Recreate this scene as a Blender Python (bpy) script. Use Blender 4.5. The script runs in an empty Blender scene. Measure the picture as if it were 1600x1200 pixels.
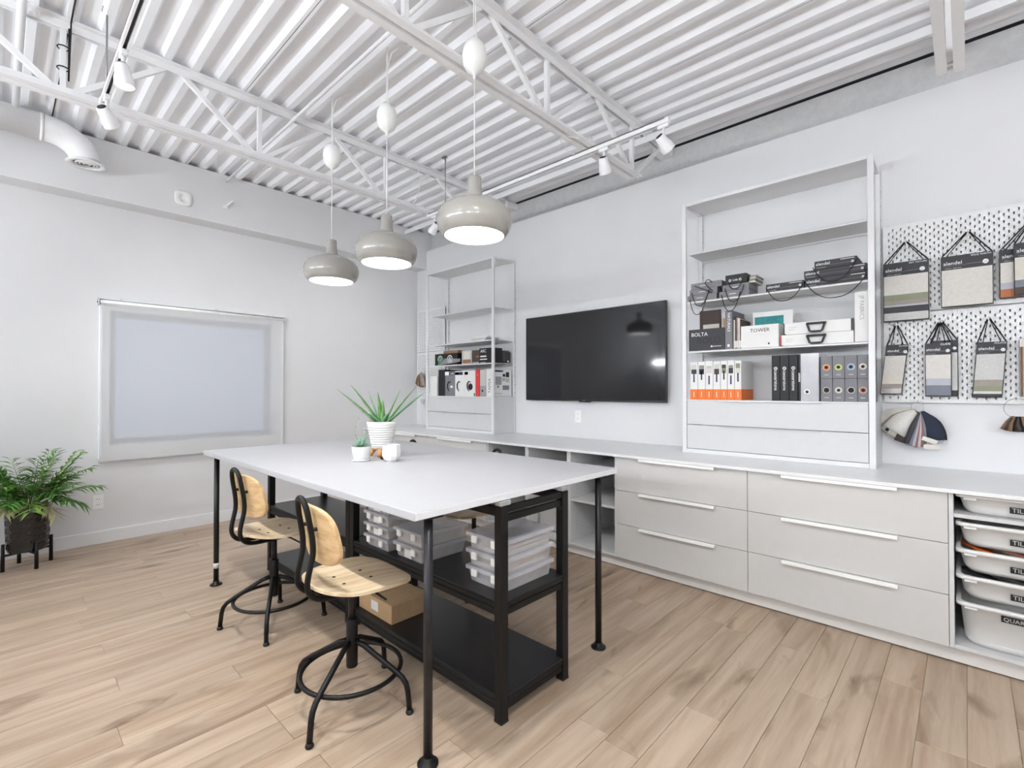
import bpy, bmesh, math, random
from mathutils import Vector, Matrix
random.seed(7)
PI = math.pi
S = bpy.context.scene
C = S.collection

# ------------------------------------------------------------------ camera, world, exposure, lights
cam_d = bpy.data.cameras.new('camera'); cam = bpy.data.objects.new('camera', cam_d); C.objects.link(cam)
cam_d.sensor_fit = 'HORIZONTAL'; cam_d.sensor_width = 36.0; cam_d.lens = 36.0 * 755.4 / 1600.0
cam_d.clip_start = 0.02; cam_d.clip_end = 200
cam.location = (0, 0, 1.34)
_yaw, _pit = math.radians(46.755), math.radians(0.65)
_d = Vector((-math.cos(_yaw) * math.cos(_pit), math.sin(_yaw) * math.cos(_pit), math.sin(_pit)))
cam.rotation_euler = _d.to_track_quat('-Z', 'Y').to_euler()
S.camera = cam
S.view_settings.view_transform = 'Standard'; S.view_settings.look = 'None'
S.view_settings.gamma = 1.0; S.view_settings.use_curve_mapping = False
S.view_settings.exposure = 0.0
S.cycles.diffuse_bounces = 8

W = bpy.data.worlds.new('world'); S.world = W; W.use_nodes = True
bg = W.node_tree.nodes['Background']; bg.inputs[0].default_value = (0.50, 0.58, 0.82, 1); bg.inputs[1].default_value = 0.62

FILL_E = 186.0       # uplights added outside the frame to fill the room
PEND_E = 9.0        # pendant discs
SPOT_W = 96.0       # track spots over the table side
SPOT_WALL_W = 5.0   # track spots aimed at the tv wall

# ------------------------------------------------------------------ materials
MAT = {}
def srgb(c):
    return tuple(((x / 255 + 0.055) / 1.055) ** 2.4 if x / 255 > 0.04045 else x / 255 / 12.92 for x in c)
def mat(name, col, rough=0.5, metal=0.0, spec=0.5, noise=0.0, nscale=20.0, bump=0.0, bscale=60.0, coat=0.0):
    m = bpy.data.materials.new(name); m.use_nodes = True; nt = m.node_tree; b = nt.nodes['Principled BSDF']
    c = srgb(col)
    b.inputs['Roughness'].default_value = rough; b.inputs['Metallic'].default_value = metal
    b.inputs['Specular IOR Level'].default_value = spec; b.inputs['Coat Weight'].default_value = coat
    tc = nt.nodes.new('ShaderNodeTexCoord')
    n = nt.nodes.new('ShaderNodeTexNoise'); n.inputs['Scale'].default_value = nscale; n.inputs['Detail'].default_value = 3
    nt.links.new(tc.outputs['Object'], n.inputs['Vector'])
    r = nt.nodes.new('ShaderNodeValToRGB')
    k = max(noise, 0.012)
    r.color_ramp.elements[0].position = 0.3; r.color_ramp.elements[1].position = 0.7
    r.color_ramp.elements[0].color = tuple(max(0, x * (1 - k)) for x in c) + (1,)
    r.color_ramp.elements[1].color = tuple(min(1, x * (1 + k)) for x in c) + (1,)
    nt.links.new(n.outputs['Fac'], r.inputs[0]); nt.links.new(r.outputs[0], b.inputs['Base Color'])
    if bump:
        n2 = nt.nodes.new('ShaderNodeTexNoise'); n2.inputs['Scale'].default_value = bscale; n2.inputs['Detail'].default_value = 2
        nt.links.new(tc.outputs['Object'], n2.inputs['Vector'])
        bp = nt.nodes.new('ShaderNodeBump'); bp.inputs['Strength'].default_value = bump; bp.inputs['Distance'].default_value = 0.004
        nt.links.new(n2.outputs['Fac'], bp.inputs['Height']); nt.links.new(bp.outputs[0], b.inputs['Normal'])
    MAT[name] = m
    return m
def emit(name, col, e):
    m = bpy.data.materials.new(name); m.use_nodes = True; nt = m.node_tree; nt.nodes.clear()
    o = nt.nodes.new('ShaderNodeOutputMaterial'); x = nt.nodes.new('ShaderNodeEmission')
    x.inputs[0].default_value = tuple(col) + (1,); x.inputs[1].default_value = e
    nt.links.new(x.outputs[0], o.inputs[0]); MAT[name] = m
    return m
def wood(name, light, dark, knot, sx, sy, sz, rough=0.5, axis_scale=1.0, rnd=0.12, knots=0.5):
    """streaky wood, grain along the axis whose scale is small; every object gets its own random shift and tone"""
    m = bpy.data.materials.new(name); m.use_nodes = True; nt = m.node_tree; b = nt.nodes['Principled BSDF']
    N = nt.nodes.new; L = nt.links.new
    tc = N('ShaderNodeTexCoord'); oi = N('ShaderNodeObjectInfo')
    mul = N('ShaderNodeMath'); mul.operation = 'MULTIPLY'; mul.inputs[1].default_value = 37.0; L(oi.outputs['Random'], mul.inputs[0])
    add = N('ShaderNodeVectorMath'); add.operation = 'ADD'; L(tc.outputs['Object'], add.inputs[0]); L(mul.outputs[0], add.inputs[1])
    mp = N('ShaderNodeMapping'); mp.inputs['Scale'].default_value = (sx, sy, sz); L(add.outputs[0], mp.inputs[0])
    # warp
    wn = N('ShaderNodeTexNoise'); wn.inputs['Scale'].default_value = 0.6; wn.inputs['Detail'].default_value = 2; L(mp.outputs[0], wn.inputs['Vector'])
    wm = N('ShaderNodeVectorMath'); wm.operation = 'SCALE'; wm.inputs['Scale'].default_value = 1.6; L(wn.outputs['Color'], wm.inputs[0])
    wa = N('ShaderNodeVectorMath'); wa.operation = 'ADD'; L(mp.outputs[0], wa.inputs[0]); L(wm.outputs[0], wa.inputs[1])
    n1 = N('ShaderNodeTexNoise'); n1.inputs['Scale'].default_value = 1.0; n1.inputs['Detail'].default_value = 6; n1.inputs['Roughness'].default_value = 0.6
    L(wa.outputs[0], n1.inputs['Vector'])
    r1 = N('ShaderNodeValToRGB'); e = r1.color_ramp.elements
    e[0].position = 0.30; e[0].color = srgb(dark) + (1,); e[1].position = 0.62; e[1].color = srgb(light) + (1,)
    L(n1.outputs['Fac'], r1.inputs[0])
    # knots and cathedral patches
    mp2 = N('ShaderNodeMapping'); mp2.inputs['Scale'].default_value = (sx * .42, sy * 1.6, sz * .42); L(add.outputs[0], mp2.inputs[0])
    n2 = N('ShaderNodeTexNoise'); n2.inputs['Scale'].default_value = 0.8; n2.inputs['Detail'].default_value = 4; n2.inputs['Distortion'].default_value = 1.2
    L(mp2.outputs[0], n2.inputs['Vector'])
    r2 = N('ShaderNodeValToRGB'); e = r2.color_ramp.elements
    e[0].position = 0.60; e[0].color = (0, 0, 0, 1); e[1].position = 0.78; e[1].color = (knots, knots, knots, 1)
    L(n2.outputs['Fac'], r2.inputs[0])
    mx = N('ShaderNodeMix'); mx.data_type = 'RGBA'; L(r2.outputs[0], mx.inputs['Factor']); L(r1.outputs[0], mx.inputs['A']); mx.inputs['B'].default_value = srgb(knot) + (1,)
    # tone per piece
    hsv = N('ShaderNodeHueSaturation'); mr = N('ShaderNodeMapRange'); mr.inputs['To Min'].default_value = 1 - rnd; mr.inputs['To Max'].default_value = 1 + rnd
    L(oi.outputs['Random'], mr.inputs['Value']); L(mr.outputs[0], hsv.inputs['Value']); L(mx.outputs['Result'], hsv.inputs['Color'])
    L(hsv.outputs[0], b.inputs['Base Color'])
    b.inputs['Roughness'].default_value = rough; b.inputs['Specular IOR Level'].default_value = 0.35
    bp = N('ShaderNodeBump'); bp.inputs['Strength'].default_value = 0.08; bp.inputs['Distance'].default_value = 0.002
    L(n1.outputs['Fac'], bp.inputs['Height']); L(bp.outputs[0], b.inputs['Normal'])
    MAT[name] = m
    return m
def clear(name, col, tr, rough=0.25, var=.08):
    m = bpy.data.materials.new(name); m.use_nodes = True; nt = m.node_tree; b = nt.nodes['Principled BSDF']; out = nt.nodes['Material Output']
    b.inputs['Base Color'].default_value = srgb(col) + (1,); b.inputs['Roughness'].default_value = rough
    t = nt.nodes.new('ShaderNodeBsdfTransparent'); mx = nt.nodes.new('ShaderNodeMixShader')
    n = nt.nodes.new('ShaderNodeTexNoise'); n.inputs['Scale'].default_value = 9; tc = nt.nodes.new('ShaderNodeTexCoord'); nt.links.new(tc.outputs['Object'], n.inputs['Vector'])
    mr = nt.nodes.new('ShaderNodeMapRange'); mr.inputs['To Min'].default_value = tr - var; mr.inputs['To Max'].default_value = tr + var
    nt.links.new(n.outputs['Fac'], mr.inputs['Value']); nt.links.new(mr.outputs[0], mx.inputs[0])
    nt.links.new(b.outputs[0], mx.inputs[1]); nt.links.new(t.outputs[0], mx.inputs[2]); nt.links.new(mx.outputs[0], out.inputs[0])
    MAT[name] = m
    return m

mat('wall', (218, 218, 219), .9, noise=.015, nscale=3, bump=.05, bscale=180)
mat('block', (196, 196, 196), .95, noise=.05, nscale=25, bump=.5, bscale=70)
mat('deck', (242, 243, 246), .6, noise=.02, nscale=4)
mat('steel_white', (234, 234, 235), .5, noise=.015)
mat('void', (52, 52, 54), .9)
mat('roof_shade_grey', (128, 128, 130), .9)  # dark tone puts shade into the gap above the deck edge
mat('window_grey', (146, 150, 160), .5)
mat('base_white', (226, 226, 227), .5)
mat('cab_white', (201, 201, 201), .38)
mat('cab_front', (197, 195, 192), .42)
mat('handle_white', (240, 239, 236), .3)
mat('plinth', (214, 210, 206), .45)
mat('counter', (223, 223, 224), .32)
mat('table_white', (175, 175, 178), .42)
mat('edge_white', (228, 230, 233), .35)
mat('metal_white', (217, 217, 218), .35)
mat('black_metal', (9, 9, 10), .45, spec=.35, noise=.1, nscale=40)
mat('black_shelf', (25, 25, 27), .34, noise=.18, nscale=220, bump=.06, bscale=300)
mat('dark_steel', (44, 42, 44), .38, metal=.5, noise=.2, nscale=30)
mat('dark_pipe', (11, 10, 10), .45, noise=.25, nscale=18)
mat('galv', (185, 185, 185), .4, metal=.6)
mat('grey_rod', (150, 150, 150), .4, metal=.5)
mat('black', (14, 14, 15), .5)
mat('black_cord', (18, 18, 19), .7)
mat('white', (238, 238, 238), .5)
mat('white_gloss', (216, 216, 216), .18, coat=.3)
mat('beige_gloss', (156, 153, 147), .22, coat=.4)
mat('white_plastic', (236, 236, 234), .35)
mat('tv_frame', (16, 16, 17), .35)
mat('screen', (20, 20, 23), .07, spec=.5)
mat('terracotta', (196, 140, 84), .5, noise=.12, nscale=12)
mat('soil', (48, 40, 36), .95, noise=.3, nscale=60)
mat('pot_white', (214, 213, 211), .3)
mat('pot_black', (9, 8, 9), .2, coat=.5)
mat('aloe', (104, 150, 84), .45, noise=.28, nscale=14)
mat('aloe_blue', (98, 142, 104), .45, noise=.25, nscale=14)
mat('succulent', (138, 172, 150), .5, noise=.25, nscale=60)
mat('palm', (84, 136, 54), .45, noise=.35, nscale=16)
mat('palm_light', (128, 164, 76), .45, noise=.3, nscale=16)
mat('palm_dry', (196, 186, 140), .6, noise=.15, nscale=16)
mat('palm_stem', (120, 140, 70), .5, noise=.2, nscale=20)
mat('cardboard', (176, 145, 108), .8, noise=.06, nscale=30)
mat('paper', (220, 219, 216), .8, noise=.03)
mat('paper_grey', (205, 202, 198), .8, noise=.05)
mat('charcoal', (52, 51, 55), .6)
mat('charcoal_dark', (32, 32, 35), .6)
mat('grey_box', (118, 117, 122), .6)
mat('grey_mid', (150, 148, 150), .6)
mat('grey_light', (186, 184, 182), .6)
mat('orange', (222, 112, 38), .55)
mat('white_card', (222, 221, 219), .55)
mat('red', (204, 52, 52), .5)
mat('navy', (38, 40, 78), .55)
mat('teal', (50, 130, 130), .7, noise=.2, nscale=50)
mat('brown_dark', (74, 62, 56), .7, noise=.1)
mat('wood_chip', (186, 150, 104), .6, noise=.15)
mat('cream', (208, 203, 192), .8, noise=.04, nscale=50)
mat('linen', (206, 202, 196), .9, noise=.05, nscale=70)
mat('linen_grey', (192, 192, 189), .9, noise=.06, nscale=70)
mat('sage', (138, 141, 120), .9, noise=.06)
mat('taupe', (152, 144, 136), .9, noise=.06)
mat('slate', (122, 126, 136), .9, noise=.06)
mat('slate_light', (176, 176, 184), .9, noise=.06)
mat('rust', (176, 112, 80), .9, noise=.06)
mat('denim', (40, 46, 62), .9, noise=.1)
mat('rose', (150, 104, 100), .9, noise=.1)
mat('foil', (186, 178, 176), .2, metal=.6)
mat('tan_leather', (136, 104, 78), .6, noise=.1)
mat('pegboard', (224, 224, 224), .5)
mat('fibreboard', (58, 46, 38), .9)
mat('green_strap', (40, 150, 96), .5)
mat('lime', (170, 190, 80), .5)
mat('sky_blue', (110, 150, 190), .5)
mat('blue_shade', (64, 70, 92), .9)
mat('lens_white', (246, 246, 246), .4)
emit('pendant_light', (1, 0.995, 0.985), PEND_E)
emit('fill_tube_light', (0.905, 0.958, 1.0), FILL_E)  # glow of the added fill uplights
emit('spot_face', (1, 0.99, 0.96), 6.0)
wood('floor_wood', (184, 165, 145), (156, 133, 111), (106, 81, 60), 14, 1.1, 14, .42, rnd=.085, knots=.85)
wood('ash_seat', (222, 202, 170), (184, 157, 122), (158, 128, 96), 26, 2.2, 26, .42, rnd=.03, knots=.35)
wood('ash_back', (218, 188, 143), (182, 145, 100), (152, 116, 78), 2.2, 26, 26, .42, rnd=.03, knots=.4)
mat('ply_edge', (226, 206, 176), .6)
clear('clear_plastic', (222, 221, 224), .60, .2)
clear('clear_lid', (226, 226, 232), .58, .2)
clear('frosted', (232, 231, 229), .12, .35)
clear('glass', (210, 220, 225), .8, .05)
clear('shade_fabric', (236, 236, 237), .67, .9, .0)
clear('film', (245, 245, 245), .72, .08)

# ------------------------------------------------------------------ helpers
def bmn(): return bmesh.new()
def box(bm, x0, x1, y0, y1, z0, z1, bev=0.0, seg=1):
    t = bmesh.new(); bmesh.ops.create_cube(t, size=1)
    for v in t.verts:
        v.co = Vector((x0 + (v.co.x + .5) * (x1 - x0), y0 + (v.co.y + .5) * (y1 - y0), z0 + (v.co.z + .5) * (z1 - z0)))
    if bev: bmesh.ops.bevel(t, geom=t.edges[:] , offset=bev, segments=seg, profile=.7, affect='EDGES')
    merge(bm, t); return bm
def merge(bm, t, M=None):
    if M is not None: bmesh.ops.transform(t, matrix=M, verts=t.verts)
    me = bpy.data.meshes.new('tmp'); t.to_mesh(me); bm.from_mesh(me); bpy.data.meshes.remove(me); t.free()
def tube(bm, pts, r, seg=10, closed=False, caps=True):
    pts = [Vector(p) for p in pts]; n = len(pts); rings = []
    rr = r if isinstance(r, (list, tuple)) else [r] * n
    prev = None
    for i, p in enumerate(pts):
        if closed: t = (pts[(i + 1) % n] - pts[i - 1]).normalized()
        else: t = (pts[min(i + 1, n - 1)] - pts[max(i - 1, 0)]).normalized()
        if prev is None:
            a = Vector((0, 0, 1)) if abs(t.z) < .9 else Vector((1, 0, 0)); u = t.cross(a).normalized()
        else:
            u = (prev - t * prev.dot(t)).normalized()
        prev = u; w = t.cross(u)
        rings.append([bm.verts.new(p + (u * math.cos(2 * PI * k / seg) + w * math.sin(2 * PI * k / seg)) * rr[i]) for k in range(seg)])
    m = n if closed else n - 1
    for i in range(m):
        A, B = rings[i], rings[(i + 1) % n]
        for k in range(seg):
            f = bm.faces.new((A[k], A[(k + 1) % seg], B[(k + 1) % seg], B[k])); f.smooth = True
    if caps and not closed:
        bm.faces.new(rings[0][::-1]); bm.faces.new(rings[-1])
    return bm
def cyl(bm, p0, p1, r, seg=16, r2=None): return tube(bm, [p0, p1], [r, r2 if r2 is not None else r], seg)
def lathe(bm, prof, cx=0, cy=0, seg=32, fn=None, smooth=True):
    rings = []
    for (r, z) in prof:
        if r < 1e-6: rings.append([bm.verts.new((cx, cy, z))])
        else:
            rings.append([bm.verts.new((cx + (r + (fn(k, z) if fn else 0)) * math.cos(2 * PI * k / seg), cy + (r + (fn(k, z) if fn else 0)) * math.sin(2 * PI * k / seg), z)) for k in range(seg)])
    for A, B in zip(rings, rings[1:]):
        for k in range(seg):
            k2 = (k + 1) % seg
            if len(A) == 1 and len(B) == 1: continue
            if len(A) == 1: f = bm.faces.new((A[0], B[k2], B[k]))
            elif len(B) == 1: f = bm.faces.new((A[k], A[k2], B[0]))
            else: f = bm.faces.new((A[k], A[k2], B[k2], B[k]))
            f.smooth = smooth
    return bm
def slab(bm, outline, z0, z1, zf=None):
    """closed outline (x,y) extruded from z0 to z1; zf(x,y) lifts both faces"""
    g = zf or (lambda x, y: 0)
    lo = [bm.verts.new((x, y, z0 + g(x, y))) for x, y in outline]; hi = [bm.verts.new((x, y, z1 + g(x, y))) for x, y in outline]
    n = len(outline); bm.faces.new(lo[::-1]); bm.faces.new(hi)
    for i in range(n): bm.faces.new((lo[i], lo[(i + 1) % n], hi[(i + 1) % n], hi[i]))
    return bm
def base_of(p):
    v = Vector((0, 0, 0))
    while p is not None: v += p.location; p = p.parent
    return v
def obj(name, bm, m, parent=None, world=False):
    if world and parent is not None: bmesh.ops.translate(bm, verts=bm.verts, vec=-base_of(parent))
    bmesh.ops.recalc_face_normals(bm, faces=bm.faces)
    me = bpy.data.meshes.new(name); bm.to_mesh(me); bm.free()
    me.materials.append(MAT[m]); o = bpy.data.objects.new(name, me); C.objects.link(o); o.parent = parent
    return o
def tag(o, label, cat, group=None, kind=None):
    o['label'] = label; o['category'] = cat
    if group: o['group'] = group
    if kind: o['kind'] = kind
    return o
def thing(name, label, cat, loc=(0, 0, 0), rotz=0, group=None):
    o = bpy.data.objects.new(name, None); C.objects.link(o); o.location = loc; o.rotation_euler = (0, 0, rotz)
    o.empty_display_size = .05
    return tag(o, label, cat, group)
def struct(name, bm, m, label=None, cat=None):
    o = obj(name, bm, m); o['kind'] = 'structure'
    if label: o['label'] = label
    if cat: o['category'] = cat
    return o
def solo(name, bm, m, label, cat, group=None):
    xs = [v.co for v in bm.verts]
    b = Vector(((min(v.x for v in xs) + max(v.x for v in xs)) / 2, (min(v.y for v in xs) + max(v.y for v in xs)) / 2, min(v.z for v in xs)))
    bmesh.ops.translate(bm, verts=bm.verts, vec=-b)
    o = obj(name, bm, m); o.location = b
    return tag(o, label, cat, group)
def W_(name, bm, m, parent): return obj(name, bm, m, parent, world=True)
def copy_tree(o, parent=None):
    c = o.copy(); C.objects.link(c); c.parent = parent
    for ch in [x for x in o.children]: copy_tree(ch, c)
    return c

# lettering: every word is made once as a mesh
TXT = {}
def word(s):
    if s not in TXT:
        cu = bpy.data.curves.new('word', 'FONT'); cu.body = s; cu.size = 1; cu.extrude = .004; cu.resolution_u = 2
        o = bpy.data.objects.new('word', cu); C.objects.link(o); bpy.context.view_layer.update()
        me = bpy.data.meshes.new_from_object(o.evaluated_get(bpy.context.evaluated_depsgraph_get()))
        C.objects.unlink(o); bpy.data.objects.remove(o)
        xs = [v.co.x for v in me.vertices]; TXT[s] = (me, max(xs) - min(xs), min(xs))
    return TXT[s]
for s in ('BOLTA', 'BOLD', 'NATURALS', 'TOWER', 'JF FABRICS', 'alendel', 'caesarstone', 'Lida', 'TAFISA', 'DUFOUR', 'TILES', 'QUARTZ',
          'WIDE WIDTH', 'BEST TEXTURES', 'culture. ingenuity.', 'BALANCE', 'GLIDE', 'SOLACE', 'Crestwood', '22', '17', '20', 'cesaroni', 'ARC', 'SAMPLES', 'milli'): word(s)
FRONT = (PI / 2, 0, 0); SPINE_DN = (PI / 2, PI / 2, 0); SPINE_UP = (PI / 2, -PI / 2, 0); SIDE_X = (PI / 2, 0, PI / 2)
def text(s, parent, pos, width, m, rot=FRONT, stretch=1.0, name='lettering'):
    """word as a raised print, its lower-left corner at the world position pos"""
    me0, w, x0 = word(s); key = (s, m)
    me = TXT.get(key)
    if me is None:
        me = me0.copy(); me.materials.clear(); me.materials.append(MAT[m]); TXT[key] = me
    o = bpy.data.objects.new(name, me); C.objects.link(o); o.parent = parent
    sc = width / w; o.scale = (sc, sc * stretch, .05); o.rotation_euler = rot
    o.location = Vector(pos) - (base_of(parent) if parent else Vector())
    return o

# ================================================================== THE ROOM
WX, WY = -5.51, 3.95         # window wall plane, tv wall plane
X1, Y0 = 4.6, -3.4           # far sides behind the camera
ZD = 3.452                   # underside of the roof deck ribs

# floor: laminate planks running towards the tv wall
fl = bmn(); box(fl, WX - .2, X1, Y0, WY + .2, -.06, -.004)
floor = struct('floor', fl, 'floor_wood', 'light oak plank floor', 'floor')
PWID, PLEN = .1445, 1.22
def plank_mesh(l):
    b = bmn(); g = .0009
    box(b, -PWID / 2 + g, PWID / 2 - g, -l / 2 + g, l / 2 - g, -.012, 0, .0012)
    bmesh.ops.recalc_face_normals(b, faces=b.faces)
    me = bpy.data.meshes.new('plank'); b.to_mesh(me); b.free(); me.materials.append(MAT['floor_wood']); return me
full = plank_mesh(PLEN); cache = {}
phases = [.385, .79, 1.195]
ncol = 0
x = -.876 - PWID * 32
while x < .75:
    xm = x + PWID / 2
    ph = phases[(ncol * 2 + (1 if ncol % 7 == 3 else 0)) % 3] + random.choice((0, 0, .03, -.05))
    y = ph - PLEN * 1
    ylo = max(-.75, -.2 - .9 * max(0, xm + 1)) if xm > -4.4 else -.75
    while y > ylo: y -= PLEN
    while y < 3.3:
        a, b_ = y, min(y + PLEN, 3.34)
        l = round(b_ - a, 3)
        if l > .05 and b_ > ylo:
            me = full if abs(l - PLEN) < .004 else cache.setdefault(l, plank_mesh(l))
            o = bpy.data.objects.new('plank', me); C.objects.link(o); o.parent = floor; o.location = (xm, (a + b_) / 2, 0)
        y += PLEN
    x += PWID; ncol += 1

# back wall with the window opening
wy0, wy1, wz0, wz1 = .673, 2.061, .846, 2.042
bw = bmn()
box(bw, WX - .16, WX, Y0, wy0, 0, 3.6); box(bw, WX - .16, WX, wy1, WY + .3, 0, 3.6)
box(bw, WX - .16, WX, wy0, wy1, 0, wz0); box(bw, WX - .16, WX, wy0, wy1, wz1, 3.6)
wall_back = struct('wall_back', bw, 'wall', 'white painted wall with the shaded window', 'wall')
bh = bmn(); box(bh, WX - .001, -5.30, Y0, WY + .13, 2.96, 3.449); o = obj('bulkhead', bh, 'wall', wall_back)
bb = bmn(); box(bb, WX - .01, -5.495, Y0, 3.15, 0, .11, .003); struct('baseboard_back', bb, 'base_white', 'white baseboard under the window', 'baseboard')

# tv wall: drywall up to 3.2 m, rough block band above it
tw = bmn(); box(tw, WX - .16, X1 + .2, WY, WY + .14, 0, 3.203)
wall_right = struct('wall_right', tw, 'wall', 'white drywall behind the television', 'wall')
tb = bmn(); box(tb, WX - .16, X1 + .2, WY + .075, WY + .3, 3.15, 3.446); obj('block_band', tb, 'block', wall_right)
lw = bmn(); box(lw, WX - .16, X1 + .2, Y0 - .14, Y0, 0, 3.6); wall_left = struct('wall_left', lw, 'wall', 'white wall opposite the television', 'wall')
fw = bmn(); box(fw, X1, X1 + .14, Y0, WY + .3, 0, 3.6); struct('wall_front', fw, 'wall', 'white wall behind the camera', 'wall')

# roof slab added above the deck to block light, dark so gaps look shaded
rf = bmn(); box(rf, WX - .3, X1 + .2, Y0 - .2, WY + .45, 3.505, 3.56); struct('roof_light_block', rf, 'roof_shade_grey', 'dark roof slab added above the steel deck to block light', 'roof')

# ceiling: fluted steel deck, sheet by sheet, ribs running along x
def deck_mesh(n):
    b = bmn(); prof = []
    for k in range(n):
        s = k * .1523
        prof += [(s, 0)] if k == 0 else []
        prof += [(s + .020, 0), (s + .040, .036), (s + .112, .036), (s + .132, 0), (s + .1523, 0)]
    prof[0] = (.0016, 0); prof[-1] = (prof[-1][0] - .0016, 0)
    A = [b.verts.new((-5.5, y, z)) for y, z in prof]; B = [b.verts.new((X1, y, z)) for y, z in prof]
    for i in range(len(prof) - 1): b.faces.new((A[i], A[i + 1], B[i + 1], B[i]))
    bmesh.ops.recalc_face_normals(b, faces=b.faces)
    me = bpy.data.meshes.new('deck_sheet'); b.to_mesh(me); b.free(); me.materials.append(MAT['deck']); return me
ceil = bmn(); box(ceil, WX - .1, X1, Y0, WY + .02, 3.4955, 3.5035)
ceiling = struct('ceiling', ceil, 'roof_shade_grey', 'white fluted steel roof deck on open joists', 'ceiling')
six = deck_mesh(6)
y = 1.183 - .914 * 5
while y < 3.9:
    if y + .914 > 4.0: me = deck_mesh(max(1, int((3.985 - y) / .1523)))
    else: me = six
    o = bpy.data.objects.new('deck_sheet', me); C.objects.link(o); o.parent = ceiling; o.location = (0, y, ZD)
    y += .914

eb = bmn(); box(eb, -5.5, X1, 3.926, 3.992, ZD - .0005, ZD + .001); obj('deck_edge', eb, 'deck', ceiling)
# window behind the shade
w1 = bmn()
box(w1, WX - .15, WX - .10, wy0, wy0 + .05, wz0, wz1); box(w1, WX - .15, WX - .10, wy1 - .05, wy1, wz0, wz1)
box(w1, WX - .15, WX - .10, wy0 + .05, wy1 - .05, wz0, wz0 + .05); box(w1, WX - .15, WX - .10, wy0 + .05, wy1 - .05, wz1 - .05, wz1)
win = struct('window_1', w1, 'window_grey', 'grey framed window behind the roller shade', 'window')
p = bmn(); box(p, WX - .128, WX - .124, wy0 + .05, wy1 - .05, wz0 + .05, wz1 - .05); obj('pane', p, 'glass', win)

# windows with blinds drawn on the wall opposite the tv (seen only as reflections in the screen)
for i, (a, b_) in enumerate(((-3.9, -2.3), (-1.2, .4))):
    f = bmn(); box(f, a - .06, b_ + .06, Y0, Y0 + .03, .7, 2.2, .004)
    wn = struct('window_%d' % (i + 2), f, 'base_white', 'window with its blue shade drawn on the opposite wall', 'window')
    f = bmn(); box(f, a, b_, Y0 + .03, Y0 + .036, .74, 2.16); obj('blind', f, 'blue_shade', wn)

# ================================================================== STEEL JOISTS
JL = ['open web steel joist nearest the window wall', 'open web steel joist above the three pendants and the television', 'open web steel joist at the right edge above the tall shelf']
for xi, xj in enumerate((-3.76, -1.91, -.05)):
    t = thing('steel_joist', JL[xi], 'joist', (xj, 0, 3.02), 0, 'white roof joists')
    for s in (-1, 1):
        g = .012
        b = bmn(); x0, x1 = (g, g + .044) if s > 0 else (-g - .044, -g)
        box(b, x0, x1, Y0, WY + .08, 3.444, 3.450); box(b, *( (g, g + .006) if s > 0 else (-g - .006, -g)), Y0, WY + .08, 3.402, 3.444)
        bmesh.ops.translate(b, verts=b.verts, vec=(0, 0, -3.02)); obj('top_chord', b, 'steel_white', t)
        b = bmn()
        box(b, x0, x1, Y0, 3.47 - (.03 if s < 0 else 0), 3.02, 3.026); box(b, *((g, g + .006) if s > 0 else (-g - .006, -g)), Y0, 3.47, 3.026, 3.07)
        bmesh.ops.translate(b, verts=b.verts, vec=(0, 0, -3.02)); obj('bottom_chord', b, 'steel_white', t)
    b = bmn(); box(b, -.055, .055, WY - .08, WY + .12, .352, .424, .003); obj('bearing_seat', b, 'steel_white', t)
    k = 0; yb = .24 - 1.056 * 3
    while yb < 3.6:
        def bar(nm, a, c, r=.0125):
            b = bmn(); d = (Vector(c) - Vector(a)); L = d.length
            tt = bmesh.new(); bmesh.ops.create_cube(tt, size=1)
            for v in tt.verts: v.co = Vector((v.co.x * .03, v.co.y * .026, (v.co.z + .5) * L))
            merge(b, tt, Matrix.Translation(a) @ d.to_track_quat('Z', 'X').to_matrix().to_4x4())
            return obj(nm, b, 'steel_white', t)
        if yb > Y0 + .05: bar('web_vertical', (0, yb, .02), (0, yb, .42))
        if yb > Y0 + .2: bar('web_diagonal', (0, yb + .04, .03), (0, min(yb + .50, 3.93), .41))
        if yb < 3.0: bar('web_diagonal', (0, yb + .56, .41), (0, yb + 1.02, .03))
        yb += 1.056
# bridging bar tying the joists near the tv wall
b = bmn(); box(b, -5.28, X1, 3.585, 3.64, 3.392, 3.398); box(b, -5.28, X1, 3.585, 3.591, 3.345, 3.392)
solo('bridging_bar', b, 'steel_white', 'long white angle bar crossing the joists beside the tv wall', 'steel bar')
# conduit along the deck
b = bmn(); tube(b, [(-5.28, 1.52, 3.385), (-3.9, 1.52, 3.385), (-1.0, 1.52, 3.385), (X1 - .1, 1.52, 3.385)], .012, 10)
solo('conduit', b, 'steel_white', 'thin white conduit running under the deck towards the window wall', 'conduit')
b = bmn(); tube(b, [(-4.95, .07, 3.378), (-3.9, .07, 3.378), (X1 - .1, .07, 3.378)], .02, 10)
solo('conduit', b, 'steel_white', 'white pipe under the deck at the left edge above the duct', 'conduit')
# cable tied to the nearest-to-window joist
t = thing('black_cable', 'black cable tied to a joist upright and running along the deck seam', 'cable', (-3.76, .24, 3.0))
b = bmn(); tube(b, [(-5.29, .27, 3.449), (-4.2, .27, 3.447), (-3.85, .265, 3.445), (-3.72, .262, 3.40), (-3.722, .262, 3.1), (-3.72, .27, 3.44), (-3.6, .27, 3.447), (-1.99, .27, 3.448)], .004, 6); W_('wire', b, 'black_cord', t)
for z in (3.18, 3.30):
    b = bmn(); tube(b, [(-3.76 + .028 * math.cos(a * PI / 5), .24 + .026 * math.sin(a * PI / 5), z) for a in range(10)], .0035, 6, closed=True); W_('cable_tie', b, 'black_cord', t)

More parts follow.
